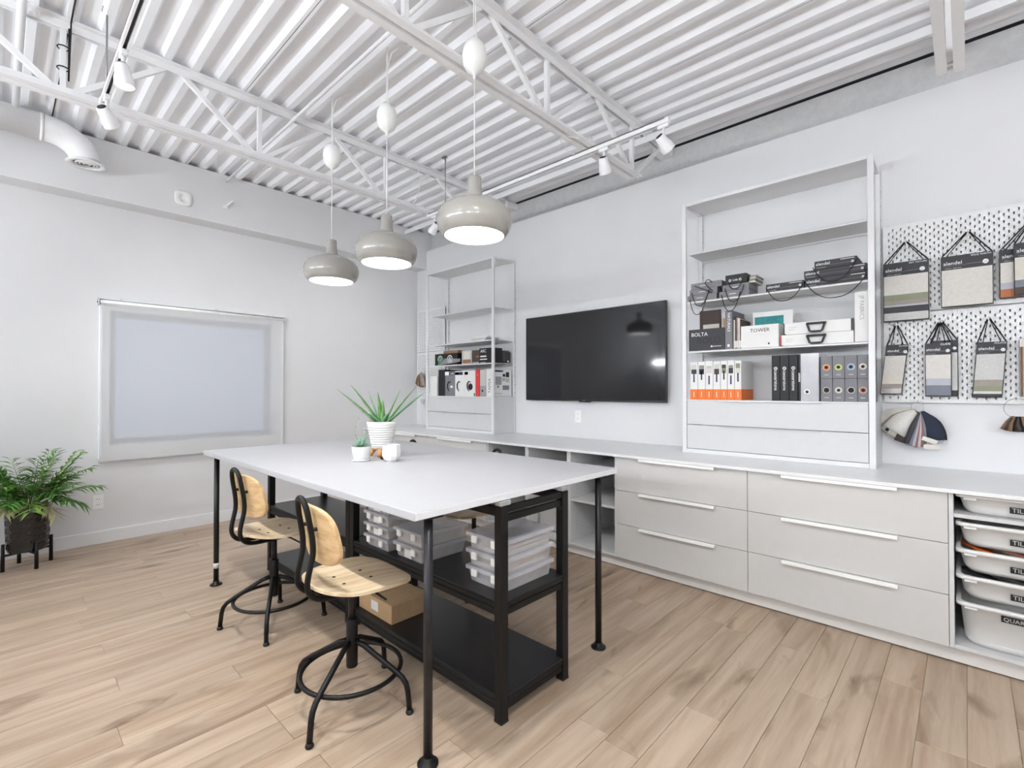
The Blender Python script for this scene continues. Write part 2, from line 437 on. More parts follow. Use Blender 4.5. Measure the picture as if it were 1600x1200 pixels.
# duct along the bulkhead
t = thing('air_duct', 'white round air duct with a ceiling diffuser beside the bulkhead', 'duct', (-5.10, .47, 3.12))
dz, dr = 3.335, .098
b = bmn(); tube(b, [(-5.10, Y0 + .02, dz), (-5.10, -1.2, dz), (-5.10, .22, dz)], dr, 28); W_('pipe', b, 'steel_white', t)
for yy in (-.55, .2):
    b = bmn(); tube(b, [(-5.10, yy, dz), (-5.10, yy + .02, dz)], dr + .004, 28); W_('joint_ring', b, 'steel_white', t)
b = bmn(); tube(b, [(-5.10, .22 + .24 * math.sin(a), dz - .18 + .18 * math.cos(a)) for a in [PI / 2 * i / 7 for i in range(8)]], dr - .001, 28, caps=False); W_('elbow', b, 'steel_white', t)
b = bmn(); lathe(b, [(.085, 3.16), (.10, 3.155), (.128, 3.134), (.128, 3.130), (.088, 3.131), (.085, 3.136), (.085, 3.16)], -5.10, .47, 36); W_('flange', b, 'steel_white', t)
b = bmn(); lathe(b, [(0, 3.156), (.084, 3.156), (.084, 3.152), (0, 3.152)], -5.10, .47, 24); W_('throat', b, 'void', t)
for r in (.025, .048, .068):
    b = bmn(); lathe(b, [(r - .009, 3.132), (r + .004, 3.14), (r + .006, 3.138), (r - .006, 3.129), (r - .009, 3.132)], -5.10, .47, 28); W_('diffuser_ring', b, 'steel_white', t)

# small fittings on the bulkhead
b = bmn(); t2 = bmesh.new()
n = 24; prof = []
for rr, xx in ((.068, 0), (.07, .008), (.062, .017), (.030, .018), (.027, .013), (.012, .012), (0.0, .012)):
    prof.append((rr, xx))
lathe(t2, prof, 0, 0, 32, fn=None)
for v in t2.verts:   # squircle outline
    r = math.hypot(v.co.x, v.co.y)
    if r > .05:
        a = math.atan2(v.co.y, v.co.x); q = (abs(math.cos(a)) ** 4 + abs(math.sin(a)) ** 4) ** -.25
        v.co.x *= q; v.co.y *= q
merge(b, t2, Matrix.Translation((-5.30, 1.167, 3.118)) @ Matrix.Rotation(PI / 2, 4, 'Y'))
solo('smoke_detector', b, 'white_plastic', 'white rounded square smoke alarm on the bulkhead', 'smoke alarm')
b = bmn(); box(b, -5.30, -5.28, 1.50, 1.535, 3.115, 3.15, .004); tube(b, [(-5.29, 1.52, 3.14), (-5.24, 1.57, 3.19)], .01, 8)
solo('wall_stub', b, 'white_plastic', 'small white bracket on the bulkhead right of the smoke alarm', 'bracket')

# ================================================================== ROLLER SHADE
t = thing('roller_shade', 'white roller shade drawn down over the window', 'window shade', (WX + .03, 1.375, .70))
b = bmn(); tube(b, [(WX + .034, .60, 2.105), (WX + .034, 2.15, 2.105)], .019, 16); W_('roller_tube', b, 'white_plastic', t)
b = bmn(); box(b, WX + .001, WX + .055, .595, 2.155, 2.127, 2.132); W_('top_rail', b, 'edge_white', t)
for yy in (.592, 2.155):
    b = bmn(); box(b, WX + .001, WX + .06, yy - .004, yy + .004, 2.075, 2.135, .002); br = W_('bracket', b, 'galv', t)
    b = bmn(); cyl(b, (WX + .034, yy - .01, 2.10), (WX + .034, yy + .01, 2.10), .008, 10); W_('pin', b, 'black', br)
for yy in (.75, 1.5, 2.05):
    b = bmn(); cyl(b, (WX + .001, yy, 2.142), (WX + .012, yy, 2.142), .006, 10); W_('screw', b, 'galv', t)
b = bmn(); box(b, WX + .050, WX + .0508, .605, 2.145, .715, 2.105); W_('fabric', b, 'shade_fabric', t)
b = bmn(); box(b, WX + .044, WX + .058, .60, 2.15, .703, .718, .003); bar_ = W_('bottom_bar', b, 'galv', t)
b = bmn(); box(b, WX + .008, WX + .03, .597, .622, .735, 2.08, .004); W_('side_channel', b, 'edge_white', t)
b = bmn(); box(b, WX + .008, WX + .03, 2.128, 2.153, .735, 2.08, .004); W_('side_channel', b, 'edge_white', t)

# ================================================================== OUTLETS
def outlet(center, axis, label):
    cx, cy, cz = center
    t = thing('wall_outlet', label, 'outlet', center, 0, 'wall outlets')
    def bx(u0, u1, z0, z1, d0, d1, bev=0):
        b = bmn()
        if axis == 'x': box(b, d0, d1, u0, u1, z0, z1, bev)
        else: box(b, u0, u1, -d1, -d0, z0, z1, bev)
        return b
    obj('cover_plate', bx(-.038, .038, -.062, .062, 0, .007, .003), 'white_plastic', t)
    for s in (-1, 1):
        so = obj('socket', bx(-.018, .018, s * .024 - .016, s * .024 + .016, .006, .009, .002), 'white', t)
        for q in (-1, 1): obj('slot', bx(q * .007 - .0016, q * .007 + .0016, s * .024 - .001, s * .024 + .009, .0085, .0095), 'charcoal', so)
outlet((WX + .001, .605, .361), 'x', 'white duplex outlet under the window near the palm')
outlet((-2.81, WY - .001, 1.071), 'y', 'white duplex outlet below the television')

# ================================================================== BUILT-IN CABINETS
CT = .862; FY = 3.17       # counter top height, front plane of the drawers
b = bmn(); box(b, WX + .002, 1.2, 3.135, WY - .002, CT - .02, CT, .0015)
solo('worktop', b, 'counter', 'long white worktop along the television wall', 'worktop')
b = bmn(); box(b, WX + .002, 1.2, 3.225, 3.245, 0.009, .092)
solo('plinth', b, 'plinth', 'long off-white plinth under the wall cabinets', 'plinth')
def carcass(t, x0, x1, back=True, shelf=None, m='cab_white'):
    th = .018; zt = CT - .0215; zb = .092; yb = 3.82
    for xa in (x0 + .0005, x1 - th - .0005):
        b = bmn(); box(b, xa, xa + th, FY + .021 if back == 'drawer' else FY + .004, yb, zb, zt, .001); W_('side_panel', b, m, t)
    yf = FY + .022 if back == 'drawer' else FY + .006
    b = bmn(); box(b, x0 + th, x1 - th, yf, yb, zb, zb + th); W_('bottom_panel', b, m, t)
    b = bmn(); box(b, x0 + th, x1 - th, yb - .01, yb, zb + th, zt); W_('back_panel', b, m, t)
    if back == 'drawer':
        b = bmn(); box(b, x0 + th, x1 - th, yf, yf + .1, zt - th, zt); W_('top_rail', b, m, t)
def drawer_unit(x0, x1, label):
    t = thing('drawer_cabinet', label, 'cabinet', ((x0 + x1) / 2, 3.5, .092), 0, 'three-drawer cabinets under the worktop')
    carcass(t, x0, x1, 'drawer')
    zz = (.092, .342, .591, .8395)
    for k in range(3):
        b = bmn(); box(b, x0 + .0015, x1 - .0015, FY, FY + .019, zz[k] + .0015, zz[k + 1] - .0015, .0012); d = W_('drawer', b, 'cab_front', t)
        xc = (x0 + x1) / 2; zt = zz[k + 1]
        b = bmn(); box(b, xc - .267, xc + .267, FY - .030, FY - .001, zt - .004, zt - .0003, .0008); box(b, xc - .267, xc + .267, FY - .031, FY - .024, zt - .017, zt + .001, .003, 2)
        W_('handle', b, 'handle_white', d)
drawer_unit(-.99, -.07, 'white three-drawer cabinet below the tall shelf, beside the tile bins')
drawer_unit(-1.91, -.99, 'white three-drawer cabinet next to the open cubbies')
drawer_unit(-4.23, -3.31, 'white three-drawer cabinet mostly hidden behind the work table')
drawer_unit(-5.15, -4.23, 'white three-drawer cabinet in the far corner by the window wall')
b = bmn(); box(b, WX + .003, -5.151, FY, FY + .019, .094, .838); solo('filler_panel', b, 'cab_front', 'narrow white filler panel between the last cabinet and window wall', 'panel')
def open_unit(x0, x1, label, shelves):
    t = thing('open_cabinet', label, 'cabinet', ((x0 + x1) / 2, 3.5, .092), 0, 'open cabinets under the worktop')
    carcass(t, x0, x1, True)
    for z in shelves:
        b = bmn(); box(b, x0 + .019, x1 - .019, FY + .01, 3.805, z - .018, z); W_('shelf', b, 'cab_white', t)
    for xa in (x0 + .0188, x1 - .0188):
        for yy in (3.26, 3.7):
            b = bmn()
            for k in range(18): box(b, xa - .0008, xa + .0008, yy - .003, yy + .003, .2 + k * .032, .206 + k * .032)
            W_('peg_holes', b, 'grey_mid', t)
    return t
open_unit(-3.31, -2.81, 'open white cubby cabinet farthest left, beside the hidden drawers', (.62,))
open_unit(-2.81, -2.355, 'open white cubby cabinet in the middle of the three', (.62,))
open_unit(-2.355, -1.91, 'open white cubby cabinet next to the visible drawers', (.46, .72))
open_unit(-.07, .40, 'open white cabinet at the right edge holding the labelled bins', (.74,))
# speckled board standing in the left cubbies
b = bmn(); n = 14
ol = [(-2.795, .12), (-2.42, .12)] + [(-2.42 - .10 + .10 * math.cos(a), .44 + .10 * math.sin(a)) for a in [PI / 2 * i / n for i in range(n + 1)]] + [(-2.795, .54)]
lo = [b.verts.new((x, 3.30, z)) for x, z in ol]; hi = [b.verts.new((x, 3.33, z)) for x, z in ol]
b.faces.new(lo); b.faces.new(hi[::-1])
for i in range(len(ol)): b.faces.new((lo[i], lo[(i + 1) % len(ol)], hi[(i + 1) % len(ol)], hi[i]))
bmesh.ops.translate(b, verts=b.verts, vec=(.03, 0, 0))
solo('speckled_board', b, 'grey_light', 'grey speckled panel with a rounded corner inside the middle cubby', 'board')

# labelled bins
def tile_bin(z0, z1, label, word_, open_gap, content=None):
    x0, x1, y0, y1 = -.046, .35, 3.185, 3.62
    t = thing('storage_bin', label, 'bin', ((x0 + x1) / 2, 3.4, z0), 0, 'translucent bins in the right cabinet')
    b = bmn()
    def ring(i, z, r):
        pts = []
        for (cx, cy, a0) in ((x1 - i - r, y0 + i + r, -PI / 2), (x1 - i - r, y1 - i - r, 0), (x0 + i + r, y1 - i - r, PI / 2), (x0 + i + r, y0 + i + r, PI)):
            for k in range(7): a = a0 + PI / 2 * k / 6; pts.append((cx + r * math.cos(a), cy + r * math.sin(a), z))
        return [b.verts.new(p) for p in pts]
    zr = z1 - .017
    R = [ring(.004, z1, .03), ring(0, z1 - .002, .032), ring(0, zr, .032), ring(.016, zr - .002, .05), ring(.03, z0 + .02, .07), ring(.045, z0, .06)]
    inn = [ring(.018, z1, .04), ring(.034, z0 + .02, .06)]
    for A, B in zip(R, R[1:]):
        for k in range(28): f = b.faces.new((A[k], A[(k + 1) % 28], B[(k + 1) % 28], B[k])); f.smooth = True
    for A, B in ((R[0], inn[0]), (inn[0], inn[1])):
        for k in range(28): f = b.faces.new((A[k], A[(k + 1) % 28], B[(k + 1) % 28], B[k]))
    b.faces.new(R[-1]); b.faces.new(inn[-1])
    W_('body', b, 'frosted', t)
    b = bmn(); box(b, x0 + .03, x0 + .075, y0 + .006, y0 + .02, zr - .012, zr - .002, .002); W_('grip', b, 'white_plastic', t)
    lx = .108 if word_ == 'QUARTZ' else .14
    lz = z0 + (z1 - z0) * (.80 if word_ == 'QUARTZ' else .42)
    yl = y0 + .022 if word_ == 'TILES' else y0 + .018
    b = bmn(); box(b, lx, lx + .13, yl - .006, yl - .001, lz - .014, lz + .014); lb = W_('label', b, 'black', t)
    text(word_, lb, (lx + .007, yl - .0062, lz - .008), .062 if word_ == 'TILES' else .098, 'grey_light')
    return t
tile_bin(.742, .838, 'shallow translucent bin labelled tiles on the topmost cabinet shelf', 'TILES', 0)
tile_bin(.586, .700, 'translucent bin labelled tiles directly below the cabinet shelf', 'TILES', .02)
tile_bin(.462, .572, 'translucent bin labelled tiles with orange samples inside', 'TILES', .02)
tile_bin(.336, .447, 'translucent bin labelled tiles just above the quartz bin', 'TILES', .02)
qb = tile_bin(.111, .318, 'deep translucent bin labelled quartz at the cabinet bottom', 'QUARTZ', .02)
b = bmn(); box(b, .07, .2, 3.214, 3.219, .14, .24); W_('paper_sheet', b, 'paper', qb)
def heap(name, m, x0, x1, z, label, n, cat='sample'):
    for k in range(n):
        a = x0 + (x1 - x0) * k / n; bb_ = bmn()
        tt = bmesh.new(); bmesh.ops.create_cube(tt, size=1)
        for v in tt.verts: v.co = Vector((v.co.x * .09, v.co.y * .16, v.co.z * .012))
        merge(bb_, tt, Matrix.Translation((a + .05, 3.33 + .03 * (k % 2), z + .014 * k % .03)) @ Matrix.Rotation(.5 - .25 * k, 4, 'Z') @ Matrix.Rotation(.25, 4, 'Y'))
        solo(name, bb_, m if isinstance(m, str) else m[k % len(m)], label[k], cat, 'tile samples in the bins')
heap('tile_sample', ['orange', 'rust', 'cream'], .0, .26, .552, ['orange tile sample in the third bin, leftmost', 'rust tile sample in the middle of the third bin', 'cream tile sample at the right in the third bin'], 3)
heap('tile_sample', ['charcoal', 'brown_dark', 'charcoal_dark'], .0, .26, .425, ['charcoal tile sample in the fourth bin, leftmost', 'brown tile sample in the middle of the fourth bin', 'near-black tile sample at the right in the fourth bin'], 3)

# ================================================================== TALL SHELF UNITS ON THE WORKTOP
def shelf_unit(x0, x1, levels, label):
    y0, y1, zt = 3.60, 3.945, 2.765
    t = thing('shelf_unit', label, 'shelf unit', ((x0 + x1) / 2, (y0 + y1) / 2, CT), 0, 'white metal shelf units')
    w = .033
    for xa in (x0, x1 - w):
        b = bmn(); box(b, xa, xa + w, y0, y0 + .022, CT, zt, .002); W_('front_upright', b, 'metal_white', t)
        b = bmn(); box(b, xa + .004, xa + w - .004, y1 - .022, y1, CT, zt, .002); r = W_('rear_upright', b, 'metal_white', t)
        b = bmn()
        for k in range(15): 
            cyl(b, (xa + w - .0035, y1 - .011, 1.3 + k * .095), (xa + w - .0025, y1 - .011, 1.3 + k * .095), .004, 8)
        W_('bolt_holes', b, 'charcoal', r)
        b = bmn(); box(b, xa + .006, xa + w - .006, y0 + .0225, y1 - .0225, zt - .018, zt - .001, .001); W_('side_rail', b, 'metal_white', t)
        b = bmn(); box(b, xa + .004, xa + w - .004, y0 + .022, y1 - .022, CT, 1.262); W_('side_panel', b, 'cab_white', t)
    b = bmn(); box(b, x0 + w + .0005, x1 - w - .0005, y0 + .001, y0 + .02, zt - .024, zt - .001, .0015); W_('front_rail', b, 'metal_white', t)
    b = bmn(); box(b, x0 + w - .005, x1 - w + .005, y0 + .0205, y1 - .003, zt - .0045, zt - .0015); W_('top_panel', b, 'metal_white', t)
    for z in levels:
        b = bmn(); box(b, x0 + .035, x1 - .035, y0 + .012, y1 - .02, z - .003, z); box(b, x0 + .035, x1 - .035, y0 + .012, y0 + .016, z - .014, z, .0008); box(b, x0 + .035, x1 - .035, y1 - .024, y1 - .02, z - .014, z)
        W_('shelf', b, 'metal_white', t)
    b = bmn(); box(b, x0 + .034, x1 - .034, y0 + .004, y1 - .004, 1.255, 1.263); W_('cabinet_top', b, 'metal_white', t)
    b = bmn(); box(b, x0 + .034, x1 - .034, y0 + .002, y0 + .02, CT + .001, .892); W_('base_rail', b, 'metal_white', t)
    for (za, zb) in ((.895, 1.073), (1.077, 1.254)):
        b = bmn(); xc = (x0 + x1) / 2
        box(b, x0 + .036, x1 - .036, y0 + .006, y0 + .022, za, zb, .001); d = W_('drawer', b, 'cab_white', t)
        b = bmn(); box(b, xc - .32, xc + .32, y0 - .012, y0 + .008, zb - .003, zb + .0005, .0006); W_('finger_pull', b, 'metal_white', d)
    b = bmn(); box(b, x0 + .034, x1 - .034, y1 - .008, y1 - .004, CT + .001, 1.255); W_('back_panel', b, 'cab_white', t)
    return t
shelf_unit(-1.592, -.398, (1.632, 2.008, 2.378), 'tall white metal shelf unit right of the television, full of sample boxes')
shelf_unit(-4.842, -3.655, (1.628, 1.878, 2.233), 'tall white metal shelf unit left of the television, in the corner')

# ================================================================== TELEVISION
t = thing('television', 'large black flat television on the white wall', 'television', (-2.645, WY, 1.225))
tx0, tx1, tz0, tz1 = -3.437, -1.850, 1.228, 2.099
b = bmn(); box(b, tx0, tx1, 3.872, 3.9, tz0, tz1, .002); W_('bezel', b, 'tv_frame', t)
b = bmn(); box(b, tx0 + .009, tx1 - .009, 3.8695, 3.874, tz0 + .016, tz1 - .009); W_('screen', b, 'screen', t)
b = bmn(); box(b, tx0 + .2, tx1 - .2, 3.9, 3.925, tz0 + .1, tz1 - .25, .01); W_('rear_housing', b, 'tv_frame', t)
b = bmn(); box(b, -2.80, -2.50, 3.925, WY, 1.45, 1.85); W_('wall_mount', b, 'black_metal', t)
b = bmn(); box(b, -2.75, -2.62, 3.87, 3.888, tz0 - .011, tz0 + .002, .002); s = W_('sensor_bar', b, 'tv_frame', t)
b = bmn(); box(b, -2.695, -2.68, 3.8688, 3.8702, tz0 + .003, tz0 + .007); W_('status_mark', b, 'grey_light', s)

# ================================================================== WORK TABLE
TT, TB = .918, .888
t = thing('work_table', 'large white work table on slim black legs', 'table', (-2.61, 1.625, 0))
b = bmn(); box(b, -3.855, -1.376, .978, 2.290, TB, TT, .004, 2); top = W_('tabletop', b, 'table_white', t)
b = bmn(); box(b, -1.3765, -1.3745, .981, 2.287, TB + .002, TT - .002, .0006); W_('edge_band', b, 'edge_white', top)
for nm, (lx, ly), m in (('near', (-1.415, 1.065), 'dark_steel'), ('r', (-1.405, 2.15), 'dark_pipe'), ('l', (-3.765, 1.037), 'dark_pipe'), ('b', (-3.765, 2.20), 'dark_pipe')):
    b = bmn(); cyl(b, (lx, ly, .012), (lx, ly, TB), .0165, 18); lg = W_('leg', b, m, t)
    b = bmn(); lathe(b, [(0, .0), (.038, .0), (.038, .006), (.034, .009), (.020, .012), (.019, .028), (0, .028)], lx, ly, 24); W_('floor_flange', b, 'black_metal', lg)
    b = bmn(); box(b, lx - .04, lx + .04, ly - .04, ly + .04, TB - .006, TB - .0005, .002); W_('mounting_plate', b, 'black_metal', lg)
lw_ = bmn(); cyl(lw_, (-3.765, 1.037, .115), (-3.765, 1.037, .15), .0172, 18)
W_('paper_tag', lw_, 'paper', t)

# ================================================================== BLACK SHELVING UNITS UNDER THE TABLE
def rack(x0, x1, label):
    y0, y1 = 1.382, 1.828
    t = thing('metal_rack', label, 'shelving', ((x0 + x1) / 2, (y0 + y1) / 2, 0), 0, 'black shelving units under the table')
    w = .042
    for xa in (x0, x1 - w):
        for ya, s in ((y0, 1), (y1 - w, -1)):
            b = bmn(); box(b, xa, xa + w, ya, ya + w, 0.006, TB - .018, .003); p = W_('post', b, 'black_metal', t)
            b = bmn(); box(b, xa - .001, xa + w + .001, ya - .001, ya + w + .001, 0, .012, .002); W_('foot_cap', b, 'black', p)
            b = bmn(); box(b, xa + .004, xa + w - .004, ya + .002, ya + w + .018 * s if s > 0 else ya + w, TB - .018, TB - .0005, .001); W_('bracket', b, 'galv', p)
    for zt in (.105, .485):
        b = bmn(); box(b, x0 + .004, x1 - .004, y0 + .006, y1 - .006, zt - .006, zt, .001); sh = W_('shelf_board', b, 'black_shelf', t)
        for ya in (y0 + .002, y1 - .026):
            b = bmn(); box(b, x0 + w, x1 - w, ya, ya + .024, zt - .030, zt - .0065, .004); box(b, x0 + w, x1 - w, ya + .003, ya + .02, zt - .062, zt - .034, .004); W_('rail', b, 'black_metal', sh)
        for xa in (x0 + .002, x1 - .026):
            b = bmn(); box(b, xa, xa + .024, y0 + w, y1 - w, zt - .030, zt - .0065, .004); box(b, xa + .003, xa + .02, y0 + w, y1 - w, zt - .062, zt - .034, .004); W_('rail', b, 'black_metal', sh)
    for xa in (x0 + .006, x1 - .03):
        b = bmn(); box(b, xa, xa + .024, y0 + w, y1 - w, .838, .866, .004); box(b, xa + .004, xa + .02, y0 + w, y1 - w, .80, .832, .004); W_('top_rail', b, 'black_metal', t)
    for ya in (y0 + .004, y1 - .028):
        b = bmn(); box(b, x0 + w, x1 - w, ya, ya + .024, .825, .866, .004); W_('top_rail', b, 'black_metal', t)
    return t
rack(-2.576, -1.358, 'black metal shelving unit under the near end of the table')
rack(-3.800, -2.582, 'black metal shelving unit under the window end of the table')

# ================================================================== CLEAR BINS
def bin_(x0, x1, y0, y1, z0, h, label, group, contents, clips='front', paperlabel=None):
    t = thing('clear_bin', label, 'bin', ((x0 + x1) / 2, (y0 + y1) / 2, z0), 0, group)
    b = bmn(); zt = z0 + h - .018
    i = .008
    bot = [(x0 + i, y0 + i), (x1 - i, y0 + i), (x1 - i, y1 - i), (x0 + i, y1 - i)]; topp = [(x0, y0), (x1, y0), (x1, y1), (x0, y1)]
    V = [b.verts.new((x, y, z0)) for x, y in bot]; U = [b.verts.new((x, y, zt)) for x, y in topp]
    b.faces.new(V[::-1])
    for k in range(4): b.faces.new((V[k], V[(k + 1) % 4], U[(k + 1) % 4], U[k]))
    W_('tub', b, 'clear_plastic', t)
    b = bmn(); box(b, x0 - .012, x1 + .012, y0 - .012, y1 + .012, zt, z0 + h, .005, 2); l = W_('lid', b, 'clear_lid', t)
    for fx in (.22, .78):
        xc = x0 + (x1 - x0) * fx
        b = bmn(); box(b, xc - .016, xc + .016, y0 - .019, y0 - .009, zt - .022, zt + .010, .004, 2); W_('clip', b, 'white_plastic', l)
    if paperlabel:
        b = bmn(); xc = (x0 + x1) / 2; box(b, xc - .03, xc + .03, y0 - .002, y0 - .0005, z0 + .008, zt - .006); W_('paper_label', b, 'paper', t)
    z = z0 + .004; k = 0
    for m, th in contents:
        if z + th > zt - .002: break
        d = .006 + .004 * (k % 3)
        b = bmn(); box(b, x0 + .012 + d, x1 - .012 - d * .6, y0 + .012 + d, y1 - .014 - d, z, z + th * .86); W_('sheet', b, m, t); z += th; k += 1
sets = [[('cream', .008), ('taupe', .006), ('paper', .01), ('brown_dark', .004), ('grey_light', .008)], [('paper_grey', .01), ('wood_chip', .005), ('paper', .008), ('charcoal', .004), ('cream', .01)], [('linen', .012), ('tan_leather', .004), ('paper', .012), ('grey_mid', .006)]]
g = 'clear bins on the rack'
nm = ['bottom', 'middle', 'top']
for k in range(3): bin_(-1.632, -1.412, 1.455, 1.765, .4865 + k * .0735, .0725, 'clear lidded bin %s of the stack by the near rack post' % ('at the ' + nm[k] if k != 1 else 'in the middle'), g, sets[k])
for k in range(2): bin_(-2.158, -1.940, 1.418, 1.70, .4865 + k * .075, .074, 'clear lidded bin %s of the two-bin middle stack' % ('lower' if k == 0 else 'upper'), g, sets[k + 1], paperlabel=(k == 0))
nm = ['bottom', 'second', 'third', 'topmost']
for k in range(4): bin_(-2.428, -2.212, 1.405, 1.69, .4865 + k * .064, .063, 'clear lidded bin, %s of the tallest stack behind the stool' % nm[k], g, sets[k % 3], paperlabel=(k > 0))
b = bmn(); box(b, -2.53, -2.2, 1.42, 1.66, .106, .205, .002); cb = bmn()
t = thing('cardboard_box', 'brown cardboard box on the lower black shelf', 'box', (-2.365, 1.54, .106)); W_('carton', b, 'cardboard', t); cb.free()
b = bmn(); box(b, -2.40, -2.33, 1.4185, 1.4198, .135, .185); W_('shipping_label', b, 'paper', t)
b = bmn(); box(b, -2.37, -2.36, 1.42, 1.66, .2046, .2056); W_('tape', b, 'wood_chip', t)

# ================================================================== STOOLS
def make_stool(label, group):
    t = thing('swivel_stool', label, 'stool', (0, 0, 0), 0, group)
    for k in range(4):
        a = math.radians(31 + 90 * k)
        ca, sa = math.cos(a), math.sin(a)
        pr = [(.022, .262), (.06, .25), (.205, .165), (.238, .143), (.256, .12), (.264, .09), (.272, .018)]
        b = bmn(); tube(b, [(r * ca, r * sa, z) for r, z in pr], .0115, 10); lg = obj('leg', b, 'black_metal', t)
        b = bmn(); lathe(b, [(0, 0), (.014, 0), (.0165, .006), (.014, .014), (.009, .02), (0, .02)], .272 * ca, .272 * sa, 14); obj('foot', b, 'black', lg)
    b = bmn(); tube(b, [(.205 * math.cos(2 * PI * i / 48), .205 * math.sin(2 * PI * i / 48), .148) for i in range(48)], .0095, 10, closed=True); obj('foot_ring', b, 'black_metal', t)
    b = bmn(); lathe(b, [(0, .155), (.022, .155), (.024, .158), (.024, .356), (.022, .36), (0, .36)], 0, 0, 20); obj('sleeve', b, 'black_metal', t)
    b = bmn(); cyl(b, (0, 0, .355), (0, 0, .51), .0155, 16); obj('column', b, 'dark_steel', t)
    b = bmn(); box(b, -.075, .075, -.11, .09, .506, .519, .002); pl = obj('seat_plate', b, 'black_metal', t)
    b = bmn(); tube(b, [(.03, .02, .502), (.10, .05, .488), (.165, .07, .468)], .0045, 8); obj('lever', b, 'black_metal', pl)
    # seat
    ol = []; N = 56
    for i in range(N):
        a = 2 * PI * i / N; e = 3.0
        cx_ = math.copysign(abs(math.cos(a)) ** (2 / e), math.cos(a)); sy_ = math.copysign(abs(math.sin(a)) ** (2 / e), math.sin(a))
        y = sy_ * .205; wx = .212 + .012 * sy_ - (.035 * max(0, -sy_) ** 2)
        ol.append((cx_ * wx, y + .015))
    def zf(x, y): return .030 * (abs(y / .2) ** 2.4 if y < 0 else -.4 * (y / .2) ** 3) + .010 * (x / .2) ** 2
    b = bmn(); rows = []
    for f_ in (0, .35, .6, .8, .93, 1.0): rows.append([(x * f_, (y - .015) * f_ + .015) for x, y in ol])
    def sheet(bm, off):
        rr = []
        for j, r in enumerate(rows):
            if j == 0: rr.append([bm.verts.new((0, .015, .520 + off + zf(0, .015)))])
            else: rr.append([bm.verts.new((x, y, .520 + off + zf(x, y))) for x, y in r])
        for A, B in zip(rr, rr[1:]):
            for k in range(N):
                k2 = (k + 1) % N
                f = bm.faces.new((A[0], B[k], B[k2])) if len(A) == 1 else bm.faces.new((A[k], A[k2], B[k2], B[k])); f.smooth = True
        return rr[-1]
    E1 = sheet(b, .013); E0 = sheet(b, 0)
    for k in range(N): b.faces.new((E0[k], E0[(k + 1) % N], E1[(k + 1) % N], E1[k]))
    st = obj('seat', b, 'ash_seat', t)
    for sx, sy in ((-.05, -.06), (.05, -.06), (-.05, .06), (.05, .06)):
        b = bmn(); lathe(b, [(0, .5355 + zf(sx, sy)), (.007, .535 + zf(sx, sy)), (.0072, .532 + zf(sx, sy)), (0, .532 + zf(sx, sy))], sx, sy, 12); obj('screw', b, 'black', st)
    # hoop
    half = [(.048, .03, .494), (.048, -.06, .494), (.049, -.135, .496), (.05, -.175, .508), (.051, -.2, .53), (.052, -.212, .56), (.052, -.208, .60), (.052, -.196, .65), (.052, -.188, .69), (.052, -.19, .74), (.051, -.198, .79), (.050, -.206, .83), (.046, -.212, .868), (.034, -.217, .892), (.018, -.219, .904), (0, -.22, .908)]
    pts = half + [(-x, y, z) for x, y, z in half[-2::-1]]
    # smooth once (Chaikin)
    for _ in range(2):
        q = [pts[0]]
        for p0, p1 in zip(pts, pts[1:]):
            q.append(tuple(.75 * a + .25 * c for a, c in zip(p0, p1))); q.append(tuple(.25 * a + .75 * c for a, c in zip(p0, p1)))
        q.append(pts[-1]); pts = q
    b = bmn(); tube(b, pts, .0115, 12); hp = obj('back_hoop', b, 'black_metal', t)
    for s in (-1, 1):
        b = bmn(); cyl(b, (s * .052, -.196, .785), (s * .052, -.162, .785), .008, 10); obj('peg', b, 'black_metal', hp)
    # backrest, bent around the sitter
    b = bmn(); NX, NZ = 24, 12; gf = []; gb = []
    def wz(s): return .185 * (1 - .16 * max(0, s) ** 3 - .30 * max(0, -s) ** 2.4)
    ol = []
    M_ = 56
    def ptb(u, v, off):
        # u,v in unit squircle
        z = .757 + v * .118; x = u * (.178 - .012 * v)
        y = -.170 + off + .95 * (x * x) + .02 * max(0, -v) * 0 - .018 * (v + .2)
        return (x, y, z)
    def disc(off):
        rr = []
        for f_ in (0, .3, .55, .78, .93, 1.0):
            if f_ == 0: rr.append([b.verts.new(ptb(0, 0, off))]); continue
            r = []
            for i in range(M_):
                a = 2 * PI * i / M_; e = 3.2
                u = math.copysign(abs(math.cos(a)) ** (2 / e), math.cos(a)) * f_; v = math.copysign(abs(math.sin(a)) ** (2 / e), math.sin(a)) * f_
                r.append(b.verts.new(ptb(u, v, off)))
            rr.append(r)
        for A, B in zip(rr, rr[1:]):
            for k in range(M_):
                k2 = (k + 1) % M_
                f = b.faces.new((A[0], B[k], B[k2])) if len(A) == 1 else b.faces.new((A[k], A[k2], B[k2], B[k])); f.smooth = True
        return rr[-1]
    A = disc(0); B = disc(.013)
    for k in range(M_): b.faces.new((A[k], A[(k + 1) % M_], B[(k + 1) % M_], B[k]))
    obj('backrest', b, 'ash_back', t)
    return t
gs = 'swivel stools around the table'
s0 = make_stool('ash swivel stool nearest the camera at the table', gs)
def put(o, x, y, rz, label=None):
    o.location = (x, y, 0); o.rotation_euler = (0, 0, rz)
    if label: o['label'] = label
put(s0, 0, 0, 0)
st2 = copy_tree(s0); st3 = copy_tree(s0); st4 = copy_tree(s0)
put(s0, -1.93, 1.05, math.radians(-3))
for so_, da in ((st2, 25), (st3, 10), (st4, 40)):      # each swivel base stands turned differently under its seat
    for ch in so_.children:
        if ch.name.startswith('leg') : ch.rotation_euler = (0, 0, math.radians(da))
put(st2, -2.92, 1.10, math.radians(6), 'ash swivel stool at the table nearer the window and palm')
put(st3, -2.47, 2.245, math.radians(178), 'ash swivel stool tucked behind the table, facing the open cubbies side')
